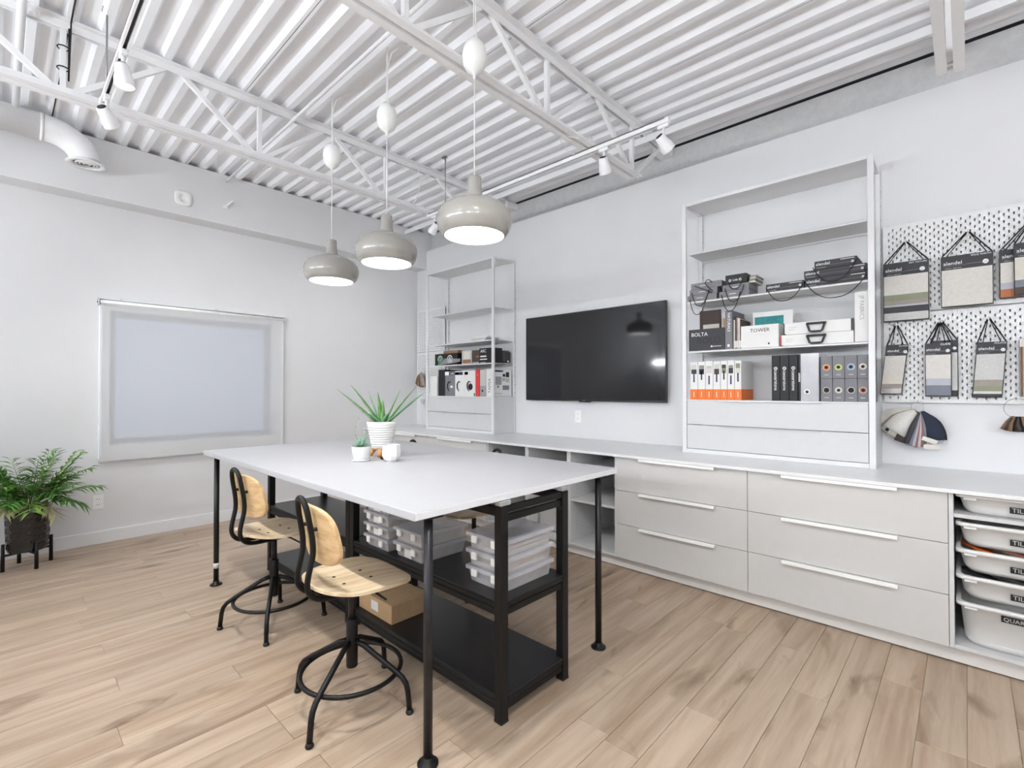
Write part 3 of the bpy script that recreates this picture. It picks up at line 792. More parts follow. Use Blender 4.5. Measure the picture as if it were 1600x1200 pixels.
put(st4, -3.40, 2.19, math.radians(184), 'ash swivel stool tucked behind the table, farthest away behind the aloe')

# ================================================================== PLANTS ON THE TABLE
ax, ay = -2.70, 1.67
t = thing('potted_aloe', 'aloe in a ribbed white pot on a wooden stand', 'plant', (ax, ay, TT))
def ribs(k, z): return .0022 * math.sin((z - 1.0) * 2 * PI / .0145)
prof = [(0, .972), (.058, .972), (.064, .975)] + [(.064 + (.092 - .064) * i / 40, .976 + (1.118 - .976) * i / 40) for i in range(41)] + [(.094, 1.122), (.095, 1.138), (.088, 1.139), (.085, 1.125), (0, 1.12)]
b = bmn(); lathe(b, prof, ax, ay, 40, fn=lambda k, z: ribs(k, z) if .985 < z < 1.11 else 0); pot = W_('pot', b, 'pot_white', t)
b = bmn(); lathe(b, [(0, 1.128), (.086, 1.127), (.086, 1.12), (0, 1.12)], ax, ay, 24); W_('soil', b, 'soil', pot)
for a in (math.radians(225), math.radians(315), math.radians(45), math.radians(135)):
    b = bmn(); p0 = Vector((ax + .045 * math.cos(a), ay + .045 * math.sin(a), .972)); p1 = Vector((ax + .075 * math.cos(a), ay + .075 * math.sin(a), TT + .0065))
    tube(b, [p0, p1], [.017, .013], 8); W_('stand_leg', b, 'terracotta', t)
b = bmn(); lathe(b, [(0, .965), (.062, .965), (.062, .972), (0, .972)], ax, ay, 24); W_('stand_disc', b, 'terracotta', t)
Rv = Vector((.728, .685, 0)); Fv = Vector((-.685, .728, 0))
def leaf(pts, w, th, m, parent, nm='leaf', fold=.3):
    """tapering fleshy leaf along pts"""
    b = bmn(); n = len(pts); P_ = [Vector(p) for p in pts]; rings = []
    for i, p in enumerate(P_):
        tn = (P_[min(i + 1, n - 1)] - P_[max(i - 1, 0)]).normalized()
        side = tn.cross(Vector((0, 0, 1)));  side = side.normalized() if side.length > 1e-3 else Vector((1, 0, 0))
        up = side.cross(tn).normalized(); f = i / (n - 1); ww = w * (1 - f ** 2.2) * (1 if f > 0 else .9) + .0006; tt_ = th * (1 - f ** 1.5) + .0004
        rings.append([b.verts.new(p + side * ww + up * tt_ * fold), b.verts.new(p + up * tt_ * .2), b.verts.new(p - side * ww + up * tt_ * fold), b.verts.new(p - up * tt_)])
    for A, B in zip(rings, rings[1:]):
        for k in range(4): f = b.faces.new((A[k], A[(k + 1) % 4], B[(k + 1) % 4], B[k])); f.smooth = True
    b.faces.new(rings[0]); b.faces.new(rings[-1][::-1])
    return W_(nm, b, m, parent)
base = Vector((ax, ay, 1.125))
def arc(d, h, droop, n=9, r0=.012, s=1.0):
    out = []
    for i in range(n):
        f = i / (n - 1)
        out.append(base + Vector(d) * (r0 + f * s) / 1.0 + Vector((0, 0, h * (f - droop * f * f))))
    return out
def L_(rx, fx, h, droop, w, m='aloe'):
    d = Rv * rx + Fv * fx
    o = []
    for i in range(10):
        f = i / 9; o.append(base + d * (.10 + .90 * f) + Vector((0, 0, h * (f * (1 + droop) - droop * f * f))))
    leaf(o, w, .010, m, t)
L_(-.285, -.02, .220, .12, 0.0225); L_(-.225, .06, .250, .12, 0.0188); L_(-.085, -.03, .215, .1, 0.0210, 'aloe_blue'); L_(-.045, .05, .200, .1, 0.0174)
L_(.105, .05, .215, .05, 0.0167); L_(.22, .02, .245, .1, 0.0232); L_(.285, -.06, .200, .08, 0.0239, 'aloe_blue'); L_(.235, .09, .19, .1, 0.0188)
L_(-.105, -.08, .075, .9, 0.0232, 'aloe_blue'); L_(.02, -.05, .09, .2, 0.0203); L_(-.01, .05, .15, .1, 0.0174); L_(.06, -.06, .07, .5, 0.0188, 'aloe_blue')

sx, sy = -2.617, 1.478
t = thing('potted_succulent', 'small succulent rosette in a plain white pot', 'plant', (sx, sy, TT))
b = bmn(); lathe(b, [(0, TT + .001), (.050, TT + .001), (.053, TT + .005), (.054, TT + .011), (.048, TT + .012)], sx, sy, 32); W_('saucer', b, 'white_gloss', t)
b = bmn(); lathe(b, [(0, TT + .010), (.044, TT + .010), (.048, TT + .014), (.057, TT + .082), (.057, TT + .086), (.053, TT + .086), (.051, TT + .074), (0, TT + .074)], sx, sy, 32); p_ = W_('pot', b, 'white_gloss', t)
b = bmn(); lathe(b, [(0, TT + .080), (.0515, TT + .078), (.0515, TT + .074), (0, TT + .074)], sx, sy, 20); W_('soil', b, 'soil', p_)
base = Vector((sx, sy, TT + .08))
for ring_, (n, r, h) in enumerate(((10, .066, .012), (8, .05, .028), (6, .034, .042), (4, .016, .052))):
    for k in range(n):
        a = 2 * PI * k / n + ring_ * .5; d = Vector((math.cos(a), math.sin(a), 0))
        leaf([base + d * (r * f) + Vector((0, 0, h * f ** .8 + .004)) for f in (.1, .4, .7, .9, 1.0)], .0085, .004, 'succulent', t)
b = bmn(); st_ = [base + Rv * -.015 + Vector((0, 0, .03)), base + Rv * -.035 + Vector((0, 0, .07)), base + Rv * -.036 + Vector((0, 0, .12)), base + Rv * -.028 + Vector((0, 0, .16)), base + Rv * -.02 + Vector((0, 0, .175)), base + Rv * -.014 + Vector((0, 0, .165))]
tube(b, st_, .0014, 6); stk = W_('flower_stalk', b, 'palm_stem', t)
b = bmn()
for q in st_[1:]:
    tt_ = bmesh.new(); bmesh.ops.create_icosphere(tt_, subdivisions=1, radius=.0045); merge(b, tt_, Matrix.Translation(q + Rv * .003))
W_('buds', b, 'taupe', stk)
b = bmn()
for k in range(5): tube(b, [base + Rv * .022 + Vector((0, 0, .04)), base + Rv * (.022 + .008 * math.cos(k * 1.3)) + Fv * .008 * math.sin(k * 1.3) + Vector((0, 0, .082 + .004 * k % 3))], [.004, .001], 6)
W_('side_shoot', b, 'succulent', t)

cx_, cy_ = -2.466, 1.588
b = bmn()
lathe(b, [(0, TT + .0005), (.033, TT + .0005), (.034, TT + .006), (.044, TT + .012), (.054, TT + .034), (.0555, TT + .06), (.052, TT + .09), (.0525, TT + .098), (.0495, TT + .098), (.0495, TT + .09), (.052, TT + .06), (.05, TT + .03), (0, TT + .016)], cx_, cy_, 10, smooth=False)
solo('ceramic_cup', b, 'white_gloss', 'white faceted ceramic cup in front of the aloe', 'cup')
b = bmn(); box(b, -2.585, -2.535, 1.585, 1.615, TT + .0005, TT + .017, .005, 2)
solo('remote_fob', b, 'black', 'small black object between the wooden stand and the faceted cup', 'remote')

# ================================================================== PALM
px_, py_ = -5.21, .165
t = thing('potted_palm', 'parlour palm in an embossed black pot on a black stand', 'plant', (px_, py_, 0))
def emboss(k, z):
    a = (k / 96) * 12; v = (z - .14) / .06
    fa = a % 1 - .5; fv = (v + (int(a) % 2) * .5) % 1 - .5
    ang = math.atan2(fv, fa); rad = math.hypot(fa, fv)
    return .006 * (math.cos(ang * 8)) * min(1, rad * 3) * (1 if rad < .5 else .4)
prof = [(0, .125), (.105, .125), (.112, .13)] + [(.114 + .012 * i / 40, .135 + .295 * i / 40) for i in range(41)] + [(.128, .434), (.130, .45), (.124, .452), (.120, .44), (.118, .42), (0, .42)]
b = bmn(); lathe(b, prof, px_, py_, 96, fn=lambda k, z: emboss(k, z) if .145 < z < .405 else 0); pot = W_('pot', b, 'pot_black', t)
b = bmn(); lathe(b, [(.1305, .451), (.1312, .438), (.126, .437)], px_, py_, 48)
W_('rim', b, 'grey_box', pot)
b = bmn(); lathe(b, [(0, .428), (.119, .426), (.119, .42), (0, .42)], px_, py_, 24); W_('soil', b, 'soil', pot)
for k in range(4):
    a = math.radians(18 + 90 * k); c_, s_ = math.cos(a), math.sin(a)
    b = bmn(); lathe(b, [(0, 0), (.013, 0), (.011, .20), (0, .20)], px_ + .138 * c_, py_ + .138 * s_, 10); W_('stand_leg', b, 'black_metal', t)
b = bmn()
for k in range(2):
    a = math.radians(18 + 90 * k); tube(b, [(px_ - .138 * math.cos(a), py_ - .138 * math.sin(a), .114), (px_ + .138 * math.cos(a), py_ + .138 * math.sin(a), .114)], .009, 8)
W_('stand_cross', b, 'black_metal', t)
def frond(az, length, rise, droop, m, nl=13, ll=.13):
    d = Vector((math.cos(az), math.sin(az), 0)); side = Vector((-d.y, d.x, 0)); b = bmn(); pts = []
    o = Vector((px_ + d.x * .02, py_ + d.y * .02, .425))
    for i in range(15):
        f = i / 14; q = o + d * length * f + Vector((0, 0, rise * f - droop * f * f))
        q.x = max(q.x, WX + .012)
        pts.append(q)
    tube(b, pts, [.0035 * (1 - .8 * i / 14) + .0006 for i in range(15)], 5)
    for i in range(nl):
        f = .32 + .68 * i / (nl - 1); j = f * 14; a, c = int(min(13, j)), min(14, int(j) + 1); q = pts[a].lerp(pts[c], j - int(j)) if j < 14 else pts[14]
        tn = (pts[min(14, a + 1)] - pts[a]).normalized()
        for s in (-1, 1):
            l = ll * (1 - .45 * abs(f - .6) * 1.6) * random.uniform(.8, 1.15)
            dr = (tn * random.uniform(.55, .85) + side * s * random.uniform(.6, .95) + Vector((0, 0, random.uniform(-.35, .2)))).normalized()
            w = .0085 * random.uniform(.8, 1.2); nrm = dr.cross(Vector((0, 0, 1))).normalized()
            m1 = q + dr * l * .4; tip = q + dr * l + Vector((0, 0, -.02))
            for pnt in (m1, tip): pnt.x = max(pnt.x, WX + .008)
            v = [b.verts.new(q), b.verts.new(m1 + nrm * w + Vector((0, 0, .003))), b.verts.new(tip), b.verts.new(m1 - nrm * w + Vector((0, 0, .003))), b.verts.new(m1 - Vector((0, 0, .002)))]
            b.faces.new((v[0], v[1], v[4])); b.faces.new((v[4], v[1], v[2])); b.faces.new((v[0], v[4], v[3])); b.faces.new((v[4], v[3], v[2]))
    W_('frond', b, m, t)
random.seed(11)
for (az, l, r, dr, m) in ((35, .16, .50, .06, 'palm_light'), (62, .36, .42, .12, 'palm'), (70, .40, .30, .16, 'palm'), (84, .28, .46, .06, 'palm'), (15, .2, .42, .12, 'palm'), (-10, .26, .36, .14, 'palm'), (-40, .32, .34, .16, 'palm'), (-70, .34, .38, .14, 'palm'), (-85, .30, .46, .12, 'palm_light'), (-100, .22, .52, .08, 'palm'), (100, .24, .40, .12, 'palm'), (50, .28, .26, .2, 'palm'),
                          (0, .3, .24, .2, 'palm_light'), (-55, .24, .46, .12, 'palm'), (-25, .2, .5, .1, 'palm_light'), (75, .3, .2, .2, 'palm'), (30, .26, .34, .2, 'palm'), (-90, .36, .26, .2, 'palm'), (120, .16, .5, .1, 'palm'), (-120, .18, .44, .1, 'palm'), (10, .14, .34, .16, 'palm_dry'), (-35, .2, .22, .2, 'palm_dry'), (45, .18, .16, .2, 'palm_dry'), (-65, .26, .14, .2, 'palm_light'), (20, .12, .44, .05, 'palm'), (55, .22, .36, .1, 'palm_light'), (-45, .22, .34, .1, 'palm'), (-5, .18, .3, .1, 'palm'), (80, .2, .32, .1, 'palm'), (-80, .2, .36, .1, 'palm'), (40, .34, .34, .14, 'palm'), (66, .26, .46, .04, 'palm_light'), (-20, .3, .3, .2, 'palm')):
    frond(math.radians(az), l, r, dr, m)
for k in range(16):
    frond(math.radians(random.uniform(-115, 105)), random.uniform(.12, .27), random.uniform(.2, .44), random.uniform(.04, .14), random.choice(('palm', 'palm', 'palm_light')), 12, .12)

# ================================================================== PENDANTS
def pendant(x, zb, label):
    y = 1.63; zc = zb - 2.10
    t = thing('pendant_lamp', label, 'pendant lamp', (x, y, zb), 0, 'beige pendant lamps over the table')
    o = [(.150, 2.10), (.158, 2.103), (.176, 2.125), (.187, 2.158), (.188, 2.185), (.180, 2.212), (.160, 2.240), (.125, 2.262), (.085, 2.276), (.055, 2.287), (.042, 2.302), (.037, 2.325), (.035, 2.36), (.034, 2.395), (.030, 2.397), (0, 2.397)]
    i = [(.146, 2.104), (.158, 2.112), (.172, 2.135), (.182, 2.165), (.178, 2.2), (.155, 2.232), (.10, 2.26), (0, 2.27)]
    b = bmn(); lathe(b, [(r, z + zc) for r, z in o], x, y, 48); W_('shade', b, 'beige_gloss', t)
    b = bmn(); lathe(b, [(r, z + zc) for r, z in i] , x, y, 48); W_('shade_lining', b, 'white', t)
    b = bmn(); lathe(b, [(.150, 2.10 + zc), (.146, 2.104 + zc)], x, y, 48); W_('rim', b, 'white', t)
    b = bmn(); lathe(b, [(0, 2.112 + zc), (.10, 2.1105 + zc), (.149, 2.106 + zc)], x, y, 40); W_('diffuser', b, 'pendant_light', t)
    b = bmn(); tube(b, [(x, y, 2.396 + zc), (x, y, 2.92)], .0032, 8); W_('cord', b, 'white_plastic', t)
    b = bmn(); lathe(b, [(0, 2.90), (.006, 2.903), (.010, 2.925), (.026, 2.933), (.045, 2.949), (.056, 2.972), (.061, 3.0), (.061, 3.025), (.057, 3.050), (.050, 3.068), (.047, 3.072), (.046, 3.082), (0, 3.082)], x, y, 32); W_('weight_ball', b, 'white_plastic', t)
    for s in (-1, 1):
        b = bmn(); tube(b, [(x + s * .022, y, 3.08), (x + s * .008, y, 3.13), (x + s * .006, y, 3.30), (x + s * .006, y, 3.475)], .0028, 6); W_('hanging_cord', b, 'white_plastic', t)
    b = bmn(); lathe(b, [(0, 3.488), (.024, 3.486), (.024, 3.478), (.008, 3.47), (0, 3.47)], x, y, 16); W_('ceiling_hook', b, 'white_plastic', t)
    b = bmn(); P0 = [Vector((x + .012, y, 3.33)), Vector((x + .02, y + .02, 3.42)), Vector((x + .08, y + .06, 3.462)), Vector((x + .16, y + .11, 3.468)), Vector((x + .30, y + .14, 3.474))]
    tube(b, P0, .0035, 6); W_('feed_cable', b, 'white_plastic', t)
pendant(-1.792, 2.108, 'beige pendant lamp nearest the camera, over the right table end')
pendant(-2.592, 2.112, 'beige pendant lamp in the middle of the three')
pendant(-3.308, 2.112, 'beige pendant lamp farthest away, in front of the window wall')

# ================================================================== TRACK LIGHTS
def track(y, xa, xb, rods, label):
    t = thing('light_track', label, 'light track', ((xa + xb) / 2, y, 2.985), 0, 'white lighting tracks')
    b = bmn(); box(b, xa, xb, y - .018, y - .008, 2.986, 3.018); box(b, xa, xb, y + .008, y + .018, 2.986, 3.018); box(b, xa, xb, y - .018, y + .018, 3.012, 3.018); W_('rail', b, 'steel_white', t)
    b = bmn(); box(b, xa + .02, xb - .02, y - .0078, y + .0078, 3.006, 3.011); W_('slot', b, 'charcoal', t)
    for xe in (xa, xb):
        b = bmn(); box(b, xe - .014, xe + .014, y - .02, y + .02, 2.984, 3.0195, .003); W_('end_cap', b, 'steel_white', t)
    for xr in rods:
        b = bmn(); cyl(b, (xr, y, 3.018), (xr, y, 3.478), .0045, 8); rd = W_('hanger_rod', b, 'grey_rod', t)
        b = bmn(); box(b, xr - .03, xr + .03, y - .022, y + .022, 3.478, 3.487, .002); W_('rod_plate', b, 'grey_rod', rd)
def spot_head(x, y, aim, power, label, size=.09, light=True):
    base_ = Vector((x, y, 2.985)); d = (Vector(aim) - Vector((x, y, 2.88))).normalized()
    t = thing('track_spotlight', label, 'spotlight', base_, 0, 'white track spotlights')
    b = bmn(); box(b, x - .035, x + .035, y - .014, y + .014, 2.962, 2.985, .003); W_('adapter', b, 'steel_white', t)
    b = bmn(); tube(b, [(x, y, 2.965), (x, y, 2.885)], .009, 10); W_('stem', b, 'steel_white', t)
    M = Matrix.Translation((x, y, 2.875)) @ d.to_track_quat('Z', 'Y').to_matrix().to_4x4()
    q = bmesh.new(); lathe(q, [(0, -.045), (.026, -.045), (.030, -.04), (.034, .0), (.040, .02), (.043, .055), (.043, .06), (.039, .06), (.037, .052), (0, .05)], 0, 0, 24)
    b = bmn(); merge(b, q, M); hd = W_('lamp_head', b, 'steel_white', t)
    q = bmesh.new(); lathe(q, [(0, -.046), (.022, -.0465), (.022, -.05), (0, -.051)], 0, 0, 18); b = bmn(); merge(b, q, M); W_('heat_sink', b, 'black', hd)
    q = bmesh.new(); lathe(q, [(0, .0535), (.0375, .0535), (.0375, .0525), (0, .0525)], 0, 0, 24); b = bmn(); merge(b, q, M); W_('lens', b, 'spot_face', hd)
    if light:
        ld = bpy.data.lights.new('spot', 'SPOT'); ld.energy = power; ld.spot_size = math.radians(100); ld.spot_blend = .85; ld.shadow_soft_size = .035; ld.color = (1, .99, .97)
        lo = bpy.data.objects.new('spot', ld); C.objects.link(lo); lo.parent = t
        p = Vector((x, y, 2.875)) + d * .066; lo.location = p - base_; lo.rotation_euler = d.to_track_quat('-Z', 'Y').to_euler()
track(.405, -3.62, .6, (-3.52, -1.2), 'white lighting track in front of the table')
spot_head(-3.50, .405, (-5.5, 2.3, .8), SPOT_W * .6, 'white track spotlight at the window end, over the palm side')
spot_head(-2.98, .405, (-2.95, .75, 0), SPOT_W, 'white track spotlight turned down above the far stool')
spot_head(-1.63, .405, (-1.62, .95, 0), SPOT_W, 'white track spotlight above the near stool, out of the picture')
spot_head(-.25, .405, (-1.3, 2.4, .1), SPOT_W * 1.1, 'white track spotlight added as fill over the open floor, out of the picture')  # extra spot added to brighten the aisle floor and drawers
track(2.82, -3.75, -1.335, (-3.50,), 'white lighting track between table and television')
spot_head(-1.36, 2.82, (-.95, 3.95, 1.9), SPOT_WALL_W * .5, 'white track spotlight at the track end, aimed at the tall shelf')
spot_head(-1.79, 2.82, (-2.1, 3.95, 1.3), SPOT_WALL_W, 'white track spotlight second from the end, aimed at the television wall')
spot_head(-3.66, 2.82, (-5.5, 2.9, 1.2), SPOT_WALL_W * 6.0, 'white track spotlight half hidden by the nearest pendant')
t = thing('slack_cable', 'loose white cable looped over the joist end by the track', 'cable', (-1.95, 2.7, 3.03))
b = bmn(); tube(b, [(-1.95 + .10 * math.cos(a), 2.72 + .13 * math.sin(a), 3.045 + .03 * math.sin(2 * a)) for a in [2 * PI * i / 20 for i in range(20)]], .0035, 6, closed=True); W_('loop', b, 'white_plastic', t)
b = bmn(); tube(b, [(-1.88, 2.82, 3.03), (-1.92, 3.0, 3.075), (-1.94, 3.25, 3.08), (-1.93, 3.4, 3.12)], .0035, 6); W_('tail', b, 'white_plastic', t)
b = bmn(); tube(b, [(-3.70, 2.55, 3.40), (-3.62, 2.60, 3.36), (-3.60, 2.62, 3.22), (-3.68, 2.62, 3.08), (-3.72, 2.60, 3.03)], .004, 6)
solo('drop_cable', b, 'white_plastic', 'white cable dropping from the deck beside the nearest pendant', 'cable')

# linear uplights on stands, added outside the frame as fill light
TL = [(-4.6, -2.5, 1.95, 'near the window wall'), (-2.9, -2.3, 1.95, 'far left of the work table'), (-1.5, -1.9, 1.95, 'left of the camera'), (.5, -1.7, 1.95, 'behind the camera to the left'), (2.2, -.9, 1.95, 'behind the camera, middle'), (3.5, .2, 1.95, 'far behind the camera')]
for k, (x, y, zl, w) in enumerate(TL):
    t = thing('fill_uplight', 'white linear uplight added as fill on a floor stand ' + w, 'added fill light', (x, y, 0), 0, 'fill uplights added out of the picture')
    b = bmn(); box(b, x - .6, x + .6, y - .085, y + .085, zl - .062, zl - .038, .003); W_('housing', b, 'steel_white', t)
    b = bmn(); tube(b, [(x - .58, y, zl), (x + .58, y, zl)], .024, 14); W_('tube', b, 'fill_tube_light', t)
    for sg in (-.59, .59):
        b = bmn(); cyl(b, (x + sg, y, zl - .04), (x + sg, y, zl + .03), .02, 10); W_('end_cap', b, 'steel_white', t)
    b = bmn(); cyl(b, (x, y, .01), (x, y, zl - .06), .014, 12); W_('pole', b, 'steel_white', t)
    b = bmn(); lathe(b, [(0, 0), (.16, 0), (.16, .008), (.02, .014), (0, .014)], x, y, 24); W_('base', b, 'steel_white', t)
#ITEMS
# ================================================================== THINGS ON THE TALL SHELF RIGHT OF THE TELEVISION
def carton(name, x0, x1, y0, y1, z0, z1, m, label, cat, group=None, bev=.0015):
    t = thing(name, label, cat, ((x0 + x1) / 2, (y0 + y1) / 2, z0), 0, group)
    b = bmn(); box(b, x0, x1, y0, y1, z0, z1, bev); W_('body', b, m, t)
    return t
def plate(t, nm, x0, x1, z0, z1, y, m, th=.0014):
    b = bmn(); box(b, x0, x1, y - th, y, z0, z1); return W_(nm, b, m, t)
def disc(t, nm, x, z, y, r, m, hole=0, seg=20, d=.0014):
    b = bmn(); q = bmesh.new()
    if hole: lathe(q, [(hole, 0), (r, 0), (r, d), (hole, d), (hole, 0)], 0, 0, seg)
    else: lathe(q, [(0, 0), (r, 0), (r, d), (0, d)], 0, 0, seg)
    merge(b, q, Matrix.Translation((x, y, z)) @ Matrix.Rotation(PI / 2, 4, 'X')); return W_(nm, b, m, t)
def cord(t, p0, p1, sag, y, r=.0028, out=.0, nm='cord_handle', m='black_cord'):
    b = bmn(); pts = []
    for i in range(19):
        f = i / 18; x = p0[0] + (p1[0] - p0[0]) * f + .012 * math.sin(f * 2 * PI) * 0
        s = (1 - abs(2 * f - 1) ** 2.4)
        pts.append((x, y - .012 * s - out, p0[1] + (p1[1] - p0[1]) * f - sag * s))
    tube(b, pts, r, 6); return W_(nm, b, m, t)

z5, z4, z3 = 1.2635, 1.6325, 2.0085
xe = [-1.542, -1.483, -1.427, -1.370, -1.316, -1.267, -1.217, -1.170]
ordn = ['first', 'second', 'third', 'fourth', 'fifth', 'sixth', 'seventh and last']
sw = [('linen_grey', 'charcoal'), ('taupe', 'denim'), ('grey_light', 'linen'), ('linen_grey', 'brown_dark'), ('charcoal', 'sage'), ('taupe', 'charcoal'), ('sage', 'linen')]
for k in range(7):
    x0, x1 = xe[k] + .0015, xe[k + 1] - .0015; zt = 1.548 + .002 * (k % 3)
    t = carton('sample_binder', x0, x1, 3.632, 3.89, z5, zt, 'white_card', 'white sample binder with orange foot, %s from the left' % ordn[k], 'binder', 'white and orange binders')
    b = bmn(); box(b, x0 - .0007, x1 + .0007, 3.6305, 3.8912, z5 + .0005, z5 + .078); W_('orange_band', b, 'orange', t)
    plate(t, 'swatch', x0 + .008, x1 - .008, zt - .055, zt - .02 - .008 * (k % 3), 3.6318, sw[k][0]); plate(t, 'swatch', x0 + .008, x1 - .008, zt - .09 - .006 * (k % 2), zt - .056, 3.6318, sw[k][1])
    xm = (x0 + x1) / 2; z_ = 1.43 + .02 * math.sin(k * 2.1)
    plate(t, 'print', xm - .005, xm + .005, z_ - .035, z_ + .03, 3.6318, 'navy'); plate(t, 'print', xm - .002, xm + .002, z5 + .02, z5 + .06, 3.6302, 'white')
xe = [-.974, -.922, -.867, -.815]
for k in range(3):
    t = carton('stone_binder', xe[k] + .001, xe[k + 1] - .001, 3.632, 3.90, z5, 1.572, 'charcoal_dark', 'black stone sample binder, %s of three' % ('leftmost', 'middle', 'rightmost')[k], 'binder', 'black stone binders')
    xm = (xe[k] + xe[k + 1]) / 2
    text('caesarstone', t, (xm - .009, 3.6312, 1.470), .135, 'white', SPINE_DN, 1.05)
    disc(t, 'logo_ring', xm, 1.483, 3.6318, .011, 'white', .007)
    b = bmn(); box(b, xm - .001, xm + .001, 3.6305, 3.6318, 1.478, 1.488); W_('logo_bar', b, 'white', t)
b = bmn(); box(b, -.8135, -.802, 3.64, 3.90, z5, 1.572, .001); t = thing('thin_binder', 'thin black binder squeezed beside the frosted file box', 'binder', (-.808, 3.77, z5)); W_('body', b, 'black', t)
plate(t, 'tag', -.813, -.8025, 1.39, 1.45, 3.6398, 'grey_light')
t = thing('file_box', 'frosted upright file box with papers inside', 'file box', (-.747, 3.76, z5))
b = bmn()
box(b, -.799, -.796, 3.632, 3.88, z5, 1.577); box(b, -.698, -.695, 3.632, 3.88, z5, 1.577); box(b, -.796, -.698, 3.632, 3.635, z5, 1.577); box(b, -.796, -.698, 3.877, 3.88, z5, 1.577); box(b, -.796, -.698, 3.635, 3.877, z5, z5 + .004); W_('shell', b, 'clear_lid', t)
for k in range(4):
    b = bmn(); box(b, -.785 + k * .02, -.777 + k * .02, 3.65, 3.86, z5 + .005, 1.54 - .02 * k); W_('folder', b, ('paper', 'grey_light', 'paper_grey', 'paper')[k], t)
disc(t, 'finger_ring', -.762, 1.325, 3.6316, .017, 'white', .010); disc(t, 'finger_hole', -.762, 1.325, 3.6318, .010, 'charcoal')
xe = [-.686, -.621, -.556, -.491, -.434]; cols = [['charcoal', 'cream', 'charcoal_dark', 'rust'], ['orange', 'lime', 'sky_blue', 'cream']]
hue = [['black-ringed', 'cream-ringed', 'dark-ringed', 'rust-ringed'], ['orange-ringed', 'lime-ringed', 'blue-ringed', 'pale-ringed']]
for r in range(2):
    for k in range(4):
        z0 = z5 + r * .1455; t = carton('sample_case', xe[k] + .001, xe[k + 1] - .001, 3.632, 3.87, z0, z0 + .1445, 'grey_box', '%s grey sample box in the %s row by the shelf upright' % (hue[r][k], ('lower', 'upper')[r]), 'box', 'grey sample boxes with round windows')
        xm = (xe[k] + xe[k + 1]) / 2; zm = z0 + .072
        disc(t, 'ring', xm, zm, 3.6316, .020, 'cream', .015); disc(t, 'colour_ring', xm, zm, 3.6314, .0165, cols[r][k], .009); disc(t, 'hole', xm, zm, 3.6312, .0095, 'black')
        plate(t, 'print', xm - .012, xm + .012, z0 + .022, z0 + .027, 3.6318, 'grey_light')
# middle row
t = carton('sample_box', -1.553, -1.282, 3.634, 3.76, z4, 1.795, 'charcoal', 'charcoal open box lettered BOLTA', 'box')
text('BOLTA', t, (-1.533, 3.6332, 1.742), .122, 'white'); text('BOLD', t, (-1.49, 3.6334, 1.685), .17, 'charcoal_dark'); plate(t, 'logo', -1.385, -1.373, 1.655, 1.667, 3.6338, 'white'); plate(t, 'print', -1.368, -1.31, 1.658, 1.664, 3.6338, 'grey_light')
b = bmn(); box(b, -1.529, -1.369, 3.785, 3.80, z4, 1.955, .001); t = thing('sample_book', 'dark brown sample book standing behind the BOLTA box', 'book', (-1.45, 3.79, z4)); W_('cover', b, 'brown_dark', t)
b = bmn(); box(b, -1.50, -1.376, 3.778, 3.784, z4, 1.845, .001); W_('page', b, 'cream', t)
b = bmn(); box(b, -1.365, -1.285, 3.80, 3.815, z4, 1.93, .001); t = thing('wood_sample', 'framed wood sample behind the BOLTA box', 'sample', (-1.325, 3.807, z4)); W_('frame', b, 'white_card', t)
plate(t, 'wood_chip', -1.355, -1.295, z4 + .02, 1.885, 3.7998, 'wood_chip')
t = carton('sample_book', -1.281, -1.233, 3.634, 3.90, z4, 1.914, 'grey_box', 'grey book with NATURALS on its spine', 'book')
text('NATURALS', t, (-1.264, 3.6332, 1.898), .135, 'white', SPINE_DN); plate(t, 'logo', -1.265, -1.25, 1.65, 1.668, 3.6338, 'white')
for k, m in enumerate(('cream', 'navy', 'wood_chip', 'paper', 'brown_dark')):
    x0 = -1.231 + k * .0108
    t = carton('thin_book', x0, x0 + .0098, 3.66, 3.86, z4, 1.845 + .008 * ((k * 3) % 4), m, 'thin %s book, %s after the grey NATURALS book' % (('cream', 'navy', 'tan', 'white', 'brown')[k], ('first', 'second', 'third', 'fourth', 'fifth')[k]), 'book', 'thin books between the boxes', .0006)
    plate(t, 'label', x0 + .001, x0 + .0088, z4 + .01, z4 + .06, 3.6598, 'white')
t = carton('sample_box', -1.173, -.93, 3.634, 3.745, z4, 1.79, 'white_card', 'white open box lettered TOWER', 'box')
text('TOWER', t, (-1.112, 3.6332, 1.742), .128, 'charcoal'); plate(t, 'print', -1.08, -1.02, 1.722, 1.7235, 3.6338, 'grey_light'); plate(t, 'logo', -.995, -.985, 1.652, 1.664, 3.6338, 'charcoal')
b = bmn(); box(b, -1.132, -.872, 3.765, 3.785, z4, 1.897, .001); t = thing('sample_book', 'white sample book with a teal stripe behind the TOWER box', 'book', (-1.0, 3.77, z4)); W_('cover', b, 'white_card', t); plate(t, 'teal_patch', -1.118, -.93, 1.79, 1.862, 3.7648, 'teal')
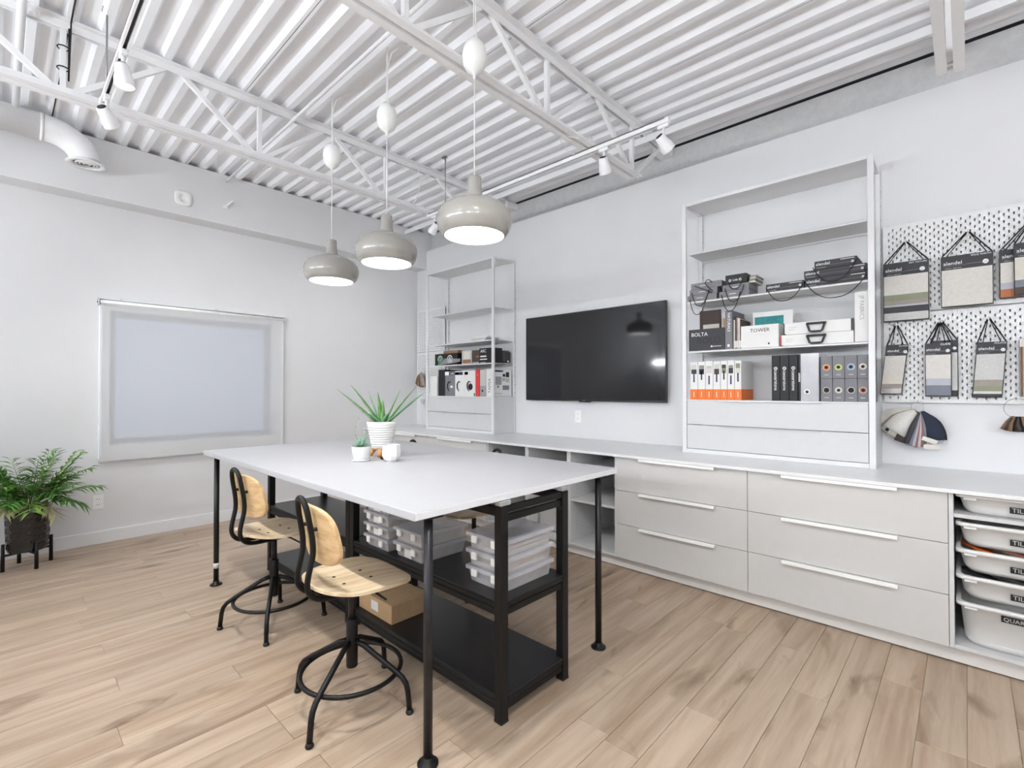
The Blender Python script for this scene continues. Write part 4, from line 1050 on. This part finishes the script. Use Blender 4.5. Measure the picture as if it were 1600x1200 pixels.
for k, (z0, z1, nm_, mc) in enumerate(((z4, 1.7065, 'lower', 'red'), (1.7075, 1.785, 'upper', 'charcoal'))):
    x0 = -.917 + k * .018
    t = carton('sample_case', x0, -.508, 3.636, 3.90, z0, z1, 'white_card', 'white carry case with a dark handle, %s of the pair' % nm_, 'case', 'white carry cases', .003)
    zc = (z0 + z1) / 2
    b = bmn(); tube(b, [(-.755, 3.634, z1 - .012), (-.757, 3.615, z1 - .014), (-.742, 3.612, z0 + .014), (-.732, 3.611, z0 + .009), (-.682, 3.611, z0 + .009), (-.672, 3.612, z0 + .014), (-.656, 3.615, z1 - .014), (-.658, 3.634, z1 - .012)], .0068, 8)
    tube(b, [(-.757, 3.616, z1 - .015), (-.656, 3.616, z1 - .015)], .0068, 8); W_('handle', b, 'charcoal', t)
    plate(t, 'corner', x0 - .001, x0 + .006, z0 + .001, z1 - .001, 3.6358, mc); plate(t, 'corner', x0, x0 + .014, z0 + .0005, z0 + .006, 3.6358, mc)
    if k: plate(t, 'corner', -.522, -.508, z0 + .002, z1 - .001, 3.6358, 'charcoal')
    plate(t, 'print', x0 + .03, x0 + .075, zc + .006, zc + .009, 3.6358, 'grey_light'); plate(t, 'print', x0 + .03, x0 + .065, zc - .008, zc - .005, 3.6358, 'grey_light')
t = carton('sample_box', -.503, -.434, 3.634, 3.88, z4, 1.944, 'white_card', 'tall white box lettered JF FABRICS beside the upright', 'box')
text('JF FABRICS', t, (-.476, 3.6332, 1.918), .15, 'grey_mid', SPINE_DN); plate(t, 'red_edge', -.503, -.434, z4 + .0005, z4 + .003, 3.6338, 'red')
# upper row: books with cord handles
def sbook(x0, x1, z0, z1, label, tx=True, m='charcoal', d=.24, sag=.07, ch=True, yf=3.618):
    t = carton('fabric_book', x0, x1, yf, yf + d, z0, z1, m, label, 'sample book', 'sample books with cord handles')
    if tx:
        text('alendel', t, (x0 + .008, yf - .0008, z0 + (z1 - z0) * .45), .075, 'white'); plate(t, 'rule', x0 + .085, x1 - .03, z0 + (z1 - z0) * .38, z0 + (z1 - z0) * .40, yf - .0002, 'grey_mid')
        disc(t, 'emblem', x1 - .022, z0 + (z1 - z0) * .42, yf - .0002, .0085, 'linen_grey'); plate(t, 'print', x1 - .085, x1 - .012, z1 - .011, z1 - .006, yf - .0002, 'grey_light'); plate(t, 'print', x0 + .01, x0 + .065, z0 + .006, z0 + .009, yf - .0002, 'grey_mid')
    b = bmn(); box(b, x0 + .004, x1 - .004, yf + d, yf + d + .01, z0 + .004, z1 - .004); W_('pages', b, 'cream', t)
    return t
t = sbook(-1.002, -.773, z3, z3 + .052, 'single charcoal book lying alone in the shelf middle'); cord(t, (-1.0, z3 + .03), (-.777, z3 + .03), .105, 3.612)
t = sbook(-.768, -.434, z3, z3 + .053, 'charcoal alendel book at the bottom of the stack of three'); cord(t, (-.766, z3 + .035), (-.437, z3 + .035), .125, 3.608)
t = sbook(-.772, -.437, z3 + .054, z3 + .105, 'charcoal alendel book in the middle of the stack of three'); cord(t, (-.45, z3 + .08), (-.44, z3 + .04), .0, 3.612)
t = sbook(-.713, -.487, z3 + .106, z3 + .158, 'short charcoal alendel book on top of the stack of three'); cord(t, (-.72, z3 + .12), (-.485, z3 + .14), .115, 3.608)
for (x0, x1, k, lab, stack) in ((-1.555, -1.335, 0, 'bottom', 'leftmost'), (-1.538, -1.330, 1, 'middle', 'leftmost'), (-1.527, -1.298, 2, 'top', 'leftmost'), (-1.318, -1.112, 0, 'bottom', 'second'), (-1.294, -1.112, 1, 'middle', 'second')):
    t = sbook(x0, x1, z3 + k * .045, z3 + k * .045 + .0445, 'small grey sample book at the %s of the %s stack' % (lab, stack), False, 'grey_box', .2)
    plate(t, 'print', x0 + .07, x0 + .12, z3 + k * .045 + .02, z3 + k * .045 + .023, 3.6178, 'white')
    if not (stack == 'leftmost' and k == 2): cord(t, (x0 + .02, z3 + k * .045 + .02), (x0 + .15, z3 + k * .045 + .03), .13 - .02 * k, 3.612)
    else: cord(t, (x0 + .03, z3 + .115), (x0 + .16, z3 + .05), .0, 3.612); cord(t, (x0 + .11, z3 + .125), (x0 + .16, z3 + .125), -.02, 3.612); cord(t, (x0 + .11, z3 + .12), (x0 + .165, z3 + .06), .0, 3.612)
t = sbook(-1.273, -1.128, z3 + .091, z3 + .158, 'dark Lida sample box with fabric pieces on the second stack', False, 'black', .2)
text('Lida', t, (-1.222, 3.6172, z3 + .112), .034, 'white'); disc(t, 'emblem', -1.240, z3 + .118, 3.6178, .009, 'white', .005); disc(t, 'emblem', -1.170, z3 + .118, 3.6178, .009, 'white', .005)
cord(t, (-1.25, z3 + .10), (-1.155, z3 + .10), .05, 3.612)
for k, m in enumerate(('linen', 'sage', 'linen_grey', 'taupe')):
    b = bmn(); box(b, -1.126 + .003 * k, -1.085 + .003 * k, 3.66, 3.83, z3 + .092 + .013 * k, z3 + .104 + .013 * k); W_('fabric_piece', b, m, t)

# ================================================================== THINGS ON THE TALL SHELF LEFT OF THE TELEVISION
t = thing('file_box', 'frosted file box at the left end of the corner shelf', 'file box', (-4.74, 3.75, z5)); b = bmn(); box(b, -4.80, -4.67, 3.64, 3.86, z5, 1.50, .002); W_('shell', b, 'frosted', t); disc(t, 'finger_ring', -4.70, 1.33, 3.6398, .012, 'white', .007)
for k in range(3):
    t = carton('ring_binder', -4.632 + k * .0405, -4.593 + k * .0405, 3.632, 3.90, z5, 1.576, 'black', 'black ring binder in the corner shelf, %s of three' % ('leftmost', 'middle', 'rightmost')[k], 'binder', 'black ring binders in the corner shelf')
    plate(t, 'stripe', -4.614 + k * .0405, -4.611 + k * .0405, z5 + .02, 1.56, 3.6318, 'charcoal')
for k, (x0, x1, m, lab) in enumerate(((-4.508, -4.327, 'grey_box', 'grey carton with a curved black handle picture'), (-4.325, -4.160, 'white_card', 'white carton with a curved black handle picture'), (-4.158, -3.978, 'white_card', 'white carton with a round dark shape, beside the red binder'))):
    t = carton('product_carton', x0, x1, 3.634, 3.86, z5, 1.552, m, lab, 'carton', 'cartons on the corner shelf')
    plate(t, 'header', x0 + (.0 if k else .08), x1 - (.03 if k != 2 else .12), 1.507, 1.54, 3.6338, 'navy'); plate(t, 'header', x0, x0 + .07, 1.507, 1.548, 3.6338, 'white')
    if k == 0: text('milli', t, (x0 + .10, 3.6322, 1.515), .05, 'white')
    xm = (x0 + x1) / 2 - .02; b = bmn(); tube(b, [(xm + .03, 3.6325, 1.425), (xm, 3.6325, 1.43), (xm - .022, 3.6325, 1.40), (xm - .02, 3.6325, 1.355), (xm + .006, 3.6325, 1.32)], [.006, .007, .009, .008, .004], 8); W_('handle_picture', b, 'black', t)
    if k == 2: disc(t, 'dark_shape', xm + .03, 1.37, 3.6336, .038, 'charcoal_dark'); plate(t, 'green_mark', x1 - .025, x1 - .003, 1.265, 1.30, 3.6338, 'green_strap')
    if k == 0: plate(t, 'white_shape', xm + .03, xm + .07, 1.36, 1.385, 3.6338, 'white')
t = carton('ring_binder', -3.968, -3.905, 3.628, 3.88, z5, 1.567, 'red', 'bright red binder on the corner shelf', 'binder'); disc(t, 'finger_ring', -3.936, 1.50, 3.6278, .012, 'wood_chip')
t = carton('ring_binder', -3.902, -3.803, 3.634, 3.88, z5, 1.558, 'grey_light', 'pale grey binder between the red binder and the lettered box', 'binder'); plate(t, 'lower_half', -3.90, -3.805, z5 + .001, 1.38, 3.6338, 'grey_mid'); disc(t, 'finger_hole', -3.86, 1.325, 3.6322, .013, 'black')
t = carton('catalogue_box', -3.80, -3.695, 3.634, 3.925, z5, 1.56, 'white_card', 'white catalogue box lettered TAFISA on its spine', 'box')
text('TAFISA', t, (-3.735, 3.6332, 1.30), .16, 'charcoal', SPINE_UP); plate(t, 'rule', -3.75, -3.72, 1.50, 1.502, 3.6338, 'grey_mid')
text('DUFOUR', t, (-3.6945, 3.65, 1.285), .11, 'grey_mid', SIDE_X)
def xplate(y0, y1, z0, z1, m):
    b = bmn(); box(b, -3.6952, -3.6938, y0, y1, z0, z1); W_('cover_picture', b, m, t)
for a in ((3.645, 3.76, 1.53, 1.55, 'navy'), (3.76, 3.79, 1.53, 1.55, 'slate'), (3.67, 3.76, 1.39, 1.48, 'grey_mid'), (3.78, 3.82, 1.48, 1.51, 'black'), (3.83, 3.88, 1.475, 1.53, 'black'), (3.77, 3.82, 1.43, 1.47, 'slate_light'), (3.83, 3.88, 1.42, 1.465, 'grey_light'), (3.70, 3.72, 1.36, 1.38, 'charcoal'), (3.78, 3.88, 1.335, 1.385, 'slate')): xplate(*a)
z4l = 1.6285
t = carton('display_box', -4.702, -4.285, 3.634, 3.80, z4l, 1.765, 'black', 'black box with white round emblems on the corner shelf', 'box')
for xm in (-4.60, -4.42):
    disc(t, 'emblem', xm, 1.70, 3.6338, .045, 'white', .036); b = bmn(); v = [b.verts.new((xm + a, 3.6335, 1.70 + c)) for a, c in ((-.022, -.03), (.022, -.03), (0, .034))]; b.faces.new(v); W_('emblem_peak', b, 'white', t)
b = bmn(); box(b, -4.568, -4.305, 3.66, 3.80, 1.7655, 1.80, .002); solo('lid_box', b, 'tan_leather', 'flat brown box lying on the black emblem box', 'box')
t = thing('strap_folder', 'clear folder with a green strap leaning on the black box', 'folder', (-4.42, 3.625, z4l))
b = bmn(); v = [b.verts.new(p) for p in ((-4.62, 3.618, z4l), (-4.225, 3.625, z4l + .03), (-4.225, 3.63, z4l + .065), (-4.60, 3.63, z4l + .085))]; b.faces.new(v); bmesh.ops.solidify(b, geom=b.faces[:], thickness=.002); W_('sleeve', b, 'clear_plastic', t)
b = bmn(); tube(b, [(-4.62, 3.616, z4l + .003), (-4.60, 3.617, z4l + .085), (-4.50, 3.617, z4l + .075), (-4.57, 3.614, z4l + .045), (-4.62, 3.615, z4l + .003)], .006, 6); W_('green_strap', b, 'green_strap', t)
t = carton('lamp_carton', -4.237, -4.070, 3.66, 3.84, z4l, 1.785, 'grey_light', 'small grey carton with a window front', 'carton'); plate(t, 'window', -4.20, -4.10, 1.69, 1.77, 3.6598, 'cream'); plate(t, 'lower_strip', -4.22, -4.08, 1.64, 1.68, 3.6598, 'tan_leather')
t = carton('lamp_carton', -4.065, -3.925, 3.66, 3.84, z4l, 1.78, 'brown_dark', 'dark brown carton beside the black lettered one', 'carton'); plate(t, 'print', -3.99, -3.94, 1.70, 1.715, 3.6598, 'tan_leather'); plate(t, 'print', -4.05, -3.95, 1.635, 1.645, 3.6598, 'linen_grey')
t = carton('lettered_carton', -3.915, -3.700, 3.634, 3.78, z4l, 1.792, 'black', 'black carton with white lettering on the corner shelf', 'carton'); text('ARC', t, (-3.895, 3.6332, 1.745), .09, 'white')
plate(t, 'print', -3.895, -3.80, 1.695, 1.71, 3.6338, 'white'); plate(t, 'print', -3.90, -3.79, 1.665, 1.675, 3.6338, 'white'); plate(t, 'print', -3.895, -3.81, 1.632, 1.638, 3.6338, 'grey_light')
t = carton('charcoal_pouch', -3.86, -3.70, 3.80, 3.925, z4l, 1.77, 'charcoal', 'charcoal pouch behind the black lettered carton', 'pouch', None, .02); b = bmn(); q = bmesh.new(); lathe(q, [(0, 0), (.012, 0), (.012, .003), (0, .003)], 0, 0, 14); merge(b, q, Matrix.Translation((-3.70, 3.87, 1.65)) @ Matrix.Rotation(PI / 2, 4, 'Y')); W_('button', b, 'white', t)
for k in range(3):
    b = bmn(); tt_ = bmesh.new(); bmesh.ops.create_cube(tt_, size=1)
    for v in tt_.verts: v.co = Vector((v.co.x * (.27 - .04 * k), v.co.y * .2, v.co.z * .0155))
    merge(b, tt_, Matrix.Translation((-3.99 + .03 * k, 3.76, 1.8870 + .0162 * k)) @ Matrix.Rotation(.05 * k, 4, 'Z')); solo('brochure', b, ('paper', 'linen_grey', 'paper')[k], '%s brochure of the little paper pile on the corner shelf' % ('bottom', 'middle', 'top')[k], 'brochure', 'paper pile on the corner shelf')

# ================================================================== PEGBOARDS AND WHAT HANGS ON THEM
def peg_mesh(nc, nr):
    b = bmn(); xs = [0]; zs = [0]; p = .02
    for i in range(nc): xs += [.01 + i * p - .0034, .01 + i * p + .0034]
    for j in range(nr): zs += [.01 + j * p - .0078, .01 + j * p + .0078]
    xs.append(nc * p); zs.append(nr * p)
    def hole(i, j):
        if i % 2 == 0 or j % 2 == 0: return False
        ci, cj = i // 2, j // 2
        if i >= len(xs) - 2 or j >= len(zs) - 2: return False
        return (ci + cj) % 2 == 0 and 0 < ci < nc - 1 and 0 < cj < nr - 1
    for y in (0, .005):
        V = [[b.verts.new((x, y, z)) for z in zs] for x in xs]
        for i in range(len(xs) - 1):
            for j in range(len(zs) - 1):
                if not hole(i, j):
                    q = (V[i][j], V[i + 1][j], V[i + 1][j + 1], V[i][j + 1]); f = b.faces.new(q if y == 0 else q[::-1]); f.material_index = 0 if y == 0 else 1
    for i in range(len(xs) - 1):
        for j in range(len(zs) - 1):
            if hole(i, j):
                A = [(xs[i], zs[j]), (xs[i + 1], zs[j]), (xs[i + 1], zs[j + 1]), (xs[i], zs[j + 1])]
                for k in range(4):
                    (xa, za), (xb, zb) = A[k], A[(k + 1) % 4]
                    f = b.faces.new([b.verts.new(q) for q in ((xa, 0, za), (xa, .005, za), (xb, .005, zb), (xb, 0, zb))]); f.material_index = 1
    for (xa, za, xb, zb) in ((0, 0, nc * p, 0), (nc * p, 0, nc * p, nr * p), (nc * p, nr * p, 0, nr * p), (0, nr * p, 0, 0)):
        b.faces.new([b.verts.new(q) for q in ((xa, 0, za), (xa, .005, za), (xb, .005, zb), (xb, 0, zb))])
    me = bpy.data.meshes.new('panel'); b.to_mesh(me); b.free(); me.materials.append(MAT['pegboard']); me.materials.append(MAT['fibreboard']); return me
pm = peg_mesh(38, 28); pm2 = peg_mesh(30, 28)
for (x0, z0, me, w, lab) in ((-.388, 1.828, pm, .76, 'white pegboard with the large hanging sample boards, upper one'), (-.388, 1.258, pm, .76, 'white pegboard with the small hanging sample boards, lower one'), (-5.475, 1.845, pm2, .6, 'white pegboard in the far corner, upper one, empty'), (-5.475, 1.275, pm2, .6, 'white pegboard in the far corner, lower one')):
    t = thing('pegboard', lab, 'pegboard', (x0 + w / 2, 3.925, z0), 0, 'white pegboards')
    o = bpy.data.objects.new('panel', me); C.objects.link(o); o.parent = t; o.location = (-w / 2, -.0, 0)
    for sx_ in (-1, 1):
        for dz_ in (.03, .53):
            b = bmn(); cyl(b, (sx_ * (w / 2 - .02), .005, dz_), (sx_ * (w / 2 - .02), .025, dz_), .006, 8); obj('spacer', b, 'charcoal', t)
def hang_board(x0, x1, zt, zh, layers, apex, label, y=3.878, name_=None, tilt=0.0, no=None, hdr='charcoal'):
    """board with a dark lettered header; layers = [(material, lower z)], cloth strips below the header"""
    t = thing('sample_board', label, 'sample board', ((x0 + x1) / 2, y, layers[-1][1]), 0, 'hanging sample boards')
    w = x1 - x0; sh = lambda z: tilt * (zt - z)
    def para(nm, za, zb, m, y0, y1, i=0.0):
        b = bmn(); q = []
        for z in (zb, za):
            for yy in (y0, y1):
                for x in (x0 + i + sh(z), x1 - i + sh(z)): q.append(b.verts.new((x, yy, z)))
        for f in ((0, 1, 3, 2), (4, 6, 7, 5), (0, 4, 5, 1), (2, 3, 7, 6), (0, 2, 6, 4), (1, 5, 7, 3)): b.faces.new([q[k] for k in f])
        return W_(nm, b, m, t)
    zb = layers[-1][1]
    para('backing', zt, zb - .006, 'black', y, y + .012)
    hd = para('header', zt, zh, hdr, y - .004, y)
    za = zh
    for k, (m, z) in enumerate(layers):
        para('swatch', za, z, m, y - .003 - .0015 * (len(layers) - k), y, .004); za = z
    s = w / .222; hh = zt - zh
    text('alendel', hd, (x0 + w * .05, y - .0045, zh + hh * .36), w * (.36 if w > .18 else .52), 'white'); 
    b = bmn(); box(b, x0 + w * .5, x1 - w * .18, y - .0046, y - .004, zh + hh * .30, zh + hh * .31 + .0008); box(b, x0 + w * .04, x0 + w * .5, y - .0046, y - .004, zh + hh * .27, zh + hh * .27 + .0008); W_('rule', b, 'grey_mid', hd)
    text('culture. ingenuity.', hd, (x0 + w * .08, y - .0045, zh + hh * .08), w * .33, 'grey_light')
    disc(hd, 'emblem', x1 - w * .14, zh + hh * .33, y - .004, .013 * max(.75, min(1, s)), 'white')
    if no: text(no, hd, (x1 - w * .14 - .005, y - .006, zh + hh * .33 - .004), .010, 'grey_box')
    if name_: text(name_, hd, (x1 - w * .42, y - .0045, zh + hh * .82), w * .38, 'white')
    ax_, az_ = apex
    for (xx, d) in ((x0 + .004, -1), (x1 - .004, 1)):
        b = bmn(); tube(b, [(xx, y + .006, zt - .05), (xx, y + .006, zt), (ax_ + d * .006, y + .002, az_)], .0038, 6); tube(b, [(xx - d * .022, y - .002, zt), (ax_ + d * .004, y - .002, az_ - .004)], .0026, 6); W_('strap', b, 'black_cord', t)
    b = bmn(); tube(b, [(ax_, 3.925, az_ + .012), (ax_, y - .004, az_ + .008), (ax_, y - .012, az_ + .002), (ax_, y - .016, az_ + .014)], .0028, 8); W_('peg_hook', b, 'white_plastic', t)
    return t
hang_board(-.384, -.162, 2.138, 2.055, [('linen', 1.935), ('sage', 1.900), ('taupe', 1.872), ('slate_light', 1.86), ('charcoal', 1.822), ('linen_grey', 1.775)], (-.270, 2.262), 'large sample board nearest the shelf, cream over sage and grey', name_='BEST TEXTURES', no='17')
hang_board(-.108, .116, 2.132, 2.050, [('linen', 1.835)], (.012, 2.262), 'large sample board with one plain cream cloth', name_='WIDE WIDTH', no='22')
hang_board(.140, .345, 2.128, 2.055, [('linen', 1.94), ('slate_light', 1.905), ('rust', 1.86)], (.275, 2.285), 'large sample board at the right edge with blue and rust cloth', y=3.892, no='20')
hang_board(.196, .41, 2.150, 2.070, [('cream', 1.945), ('slate', 1.905), ('brown_dark', 1.868)], (.285, 2.292), 'large front sample board at the right edge, cream over slate', y=3.868, no='20')
hang_board(-.372, -.262, 1.622, 1.552, [('linen', 1.425), ('cream', 1.375), ('taupe', 1.345), ('foil', 1.315)], (-.320, 1.744), 'small tilted sample board nearest the shelf, cream with shiny foot', name_='BALANCE', tilt=-.11, no='20')
hang_board(-.155, -.035, 1.635, 1.56, [('linen_grey', 1.335), ('charcoal', 1.305)], (-.108, 1.746), 'small grey sample board half hidden behind the middle one', y=3.892)
hang_board(-.184, -.064, 1.618, 1.548, [('linen', 1.405), ('slate_light', 1.365), ('slate', 1.305)], (-.116, 1.742), 'small middle sample board, cream over two blue greys', name_='GLIDE', no='22', y=3.868)
hang_board(.044, .168, 1.612, 1.542, [('linen_grey', 1.395), ('taupe', 1.36), ('sage', 1.33), ('linen', 1.315), ('charcoal', 1.300)], (.095, 1.743), 'small sample board at the right, pale grey over taupe and sage', name_='SOLACE', tilt=-.07, no='17')
t = thing('wood_sample_strip', 'stack of wood-look strips at the right picture edge', 'sample', (.28, 3.9, 1.3))
for k in range(3):
    b = bmn(); box(b, .214 + .006 * k, .34, 3.892 - .012 * k, 3.902 - .012 * k, 1.302, 1.618 - .004 * k, .001); st_ = W_('strip', b, ('grey_mid', 'tan_leather', 'wood_chip')[k], t)
b = bmn(); box(b, .214, .34, 3.862, 3.866, 1.575, 1.622, .001); W_('top_cap', b, 'linen', t)
b = bmn(); tube(b, [(.27, 3.925, 1.645), (.27, 3.875, 1.64), (.27, 3.866, 1.62)], .003, 8); W_('peg_hook', b, 'white_plastic', t)

def swatch_strip(t, P, ang, length, width, m, y, bend, nm='fabric_swatch', th=.0025, turn=.0):
    """cloth piece leaving P in the direction ang (x-z plane), curling down"""
    b = bmn(); n = 9; A = []; x, z, a = P[0], P[1], ang
    rows = []
    for i in range(n):
        f = i / (n - 1); nx, nz = -math.sin(a), math.cos(a)
        w = width * (.35 + .65 * min(1, f * 2.2)) / 2
        rows.append([(x + nx * w, y - .018 * math.sin(f * PI) - turn * f, z + nz * w), (x - nx * w, y - .010 * math.sin(f * PI) + turn * f, z - nz * w)])
        x += math.cos(a) * length / (n - 1); z += math.sin(a) * length / (n - 1); a += bend / (n - 1)
    for d in (0, th):
        V = [[b.verts.new((p[0], p[1] + d, p[2])) for p in r] for r in rows]; A.append(V)
        for i in range(n - 1): f = b.faces.new((V[i][0], V[i + 1][0], V[i + 1][1], V[i][1])); f.smooth = True
    for i in range(n - 1):
        for s in (0, 1): b.faces.new((A[0][i][s], A[0][i + 1][s], A[1][i + 1][s], A[1][i][s]))
    b.faces.new((A[0][-1][0], A[0][-1][1], A[1][-1][1], A[1][-1][0]))
    return W_(nm, b, m, t)
t = thing('swatch_bundle', 'fanned bundle of cream and dark fabric swatches under the pegboard', 'fabric swatches', (-.25, 3.86, .97))
P = (-.222, 1.205); D = math.radians
for k, (a, l, w, m, bd) in enumerate(((205, .20, .15, 'linen', .25), (212, .205, .14, 'cream', .2), (220, .21, .13, 'taupe', .2), (226, .20, .13, 'linen', .15), (232, .19, .12, 'denim', .1), (238, .20, .12, 'cream', .1), (246, .21, .07, 'brown_dark', .05))):
    swatch_strip(t, P, D(a), l, w, m, 3.90 - .006 * k, bd)
swatch_strip(t, (-.225, 1.20), D(222), .165, .12, 'linen', 3.845, .25)
for k, (a, l, w, m, bd) in enumerate(((330, .20, .05, 'black', -1.15), (328, .20, .045, 'slate', -1.2), (326, .21, .04, 'linen_grey', -1.2), (322, .19, .05, 'charcoal', -1.0), (312, .20, .045, 'slate_light', -.9), (300, .17, .12, 'denim', -.35), (296, .18, .12, 'denim', -.3), (282, .20, .028, 'slate', -.30), (275, .21, .024, 'rose', -.18), (270, .215, .022, 'linen_grey', -.1), (265, .215, .022, 'rose', -.05), (260, .21, .026, 'slate_light', 0), (254, .21, .03, 'slate', .05), (249, .20, .03, 'charcoal', .1))):
    swatch_strip(t, (P[0] + .012, P[1] - .005), D(a), l, w, m, 3.90 - .0055 * k, bd)
for (xa, za, r) in ((-.165, 1.035, -.35), (-.155, .995, 0)):
    b = bmn(); tt_ = bmesh.new(); bmesh.ops.create_cube(tt_, size=1)
    for v in tt_.verts: v.co = Vector((v.co.x * .072, v.co.y * .002, v.co.z * .026))
    merge(b, tt_, Matrix.Translation((xa, 3.832, za)) @ Matrix.Rotation(-r, 4, 'Y')); W_('paper_tag', b, 'cream', t)
b = bmn(); tube(b, [(P[0] + .03 * math.cos(a), 3.878, 1.232 + .03 * math.sin(a)) for a in [2 * PI * i / 20 for i in range(20)]], .0022, 6, closed=True); W_('ring', b, 'galv', t)
b = bmn(); tube(b, [(P[0], 3.925, 1.272), (P[0], 3.872, 1.266), (P[0], 3.862, 1.26), (P[0], 3.858, 1.274)], .003, 8); W_('peg_hook', b, 'white_plastic', t)
b = bmn(); tube(b, [(-.09, 3.925, 1.30), (-.09, 3.87, 1.292), (-.085, 3.862, 1.280)], .003, 8); solo('peg_hook', b, 'white_plastic', 'empty white peg hook below the middle small sample board', 'hook')
t = thing('leather_bundle', 'ring of brown and black leather strips at the right edge', 'leather samples', (.19, 3.87, 1.10))
b = bmn(); tube(b, [(.205 + .055 * math.cos(a), 3.872, 1.235 + .055 * math.sin(a)) for a in [2 * PI * i / 24 for i in range(24)]], .0016, 6, closed=True); W_('ring', b, 'taupe', t)
for k, (a, m) in enumerate(((245, 'tan_leather'), (250, 'brown_dark'), (258, 'tan_leather'), (266, 'black'), (276, 'brown_dark'), (284, 'black'), (292, 'tan_leather'))):
    swatch_strip(t, (.185 + .006 * k, 1.19), D(a), .085, .03, m, 3.882 - .004 * k, 0, 'leather_strip')
# far corner pegboard
t = thing('veneer_bundle', 'curled bundle of brown veneer samples on the corner pegboard', 'veneer samples', (-5.35, 3.87, 1.38))
for k, (a, m) in enumerate(((235, 'tan_leather'), (250, 'brown_dark'), (262, 'wood_chip'), (275, 'brown_dark'), (288, 'tan_leather'), (302, 'taupe'))):
    swatch_strip(t, (-5.335 + .01 * k, 1.565), D(a), .19, .085, m, 3.895 - .010 * k, .15 - .12 * k, 'veneer_strip')
b = bmn(); tube(b, [(-5.31, 3.925, 1.625), (-5.31, 3.86, 1.62), (-5.31, 3.84, 1.57), (-5.31, 3.87, 1.565)], .003, 8); W_('peg_hook', b, 'white_plastic', t)
t = thing('paint_fan', 'black fan deck with a steel disc on the corner pegboard', 'fan deck', (-5.17, 3.9, 1.06))
b = bmn(); box(b, -5.195, -5.135, 3.875, 3.905, 1.06, 1.20, .003); W_('cover', b, 'black', t)
b = bmn(); q = bmesh.new(); lathe(q, [(0, 0), (.028, 0), (.028, .006), (0, .006)], 0, 0, 20); merge(b, q, Matrix.Translation((-5.115, 3.873, 1.16)) @ Matrix.Rotation(PI / 2, 4, 'X')); W_('disc', b, 'grey_box', t)
b = bmn(); tube(b, [(-5.165, 3.925, 1.245), (-5.165, 3.89, 1.24), (-5.165, 3.886, 1.195)], .004, 8); W_('peg_hook', b, 'black', t)
t = thing('peg_cup', 'clear cup with wire rim hanging on the corner pegboard', 'cup', (-5.30, 3.89, 1.14))
b = bmn(); lathe(b, [(0, 1.14), (.022, 1.14), (.03, 1.21), (.031, 1.212), (.028, 1.21), (.02, 1.144), (0, 1.144)], -5.30, 3.888, 18); W_('tumbler', b, 'glass', t)
b = bmn(); tube(b, [(-5.30 + .032 * math.cos(a), 3.888 + .032 * math.sin(a), 1.206) for a in [2 * PI * i / 18 for i in range(18)]], .002, 6, closed=True); W_('wire_rim', b, 'galv', t)
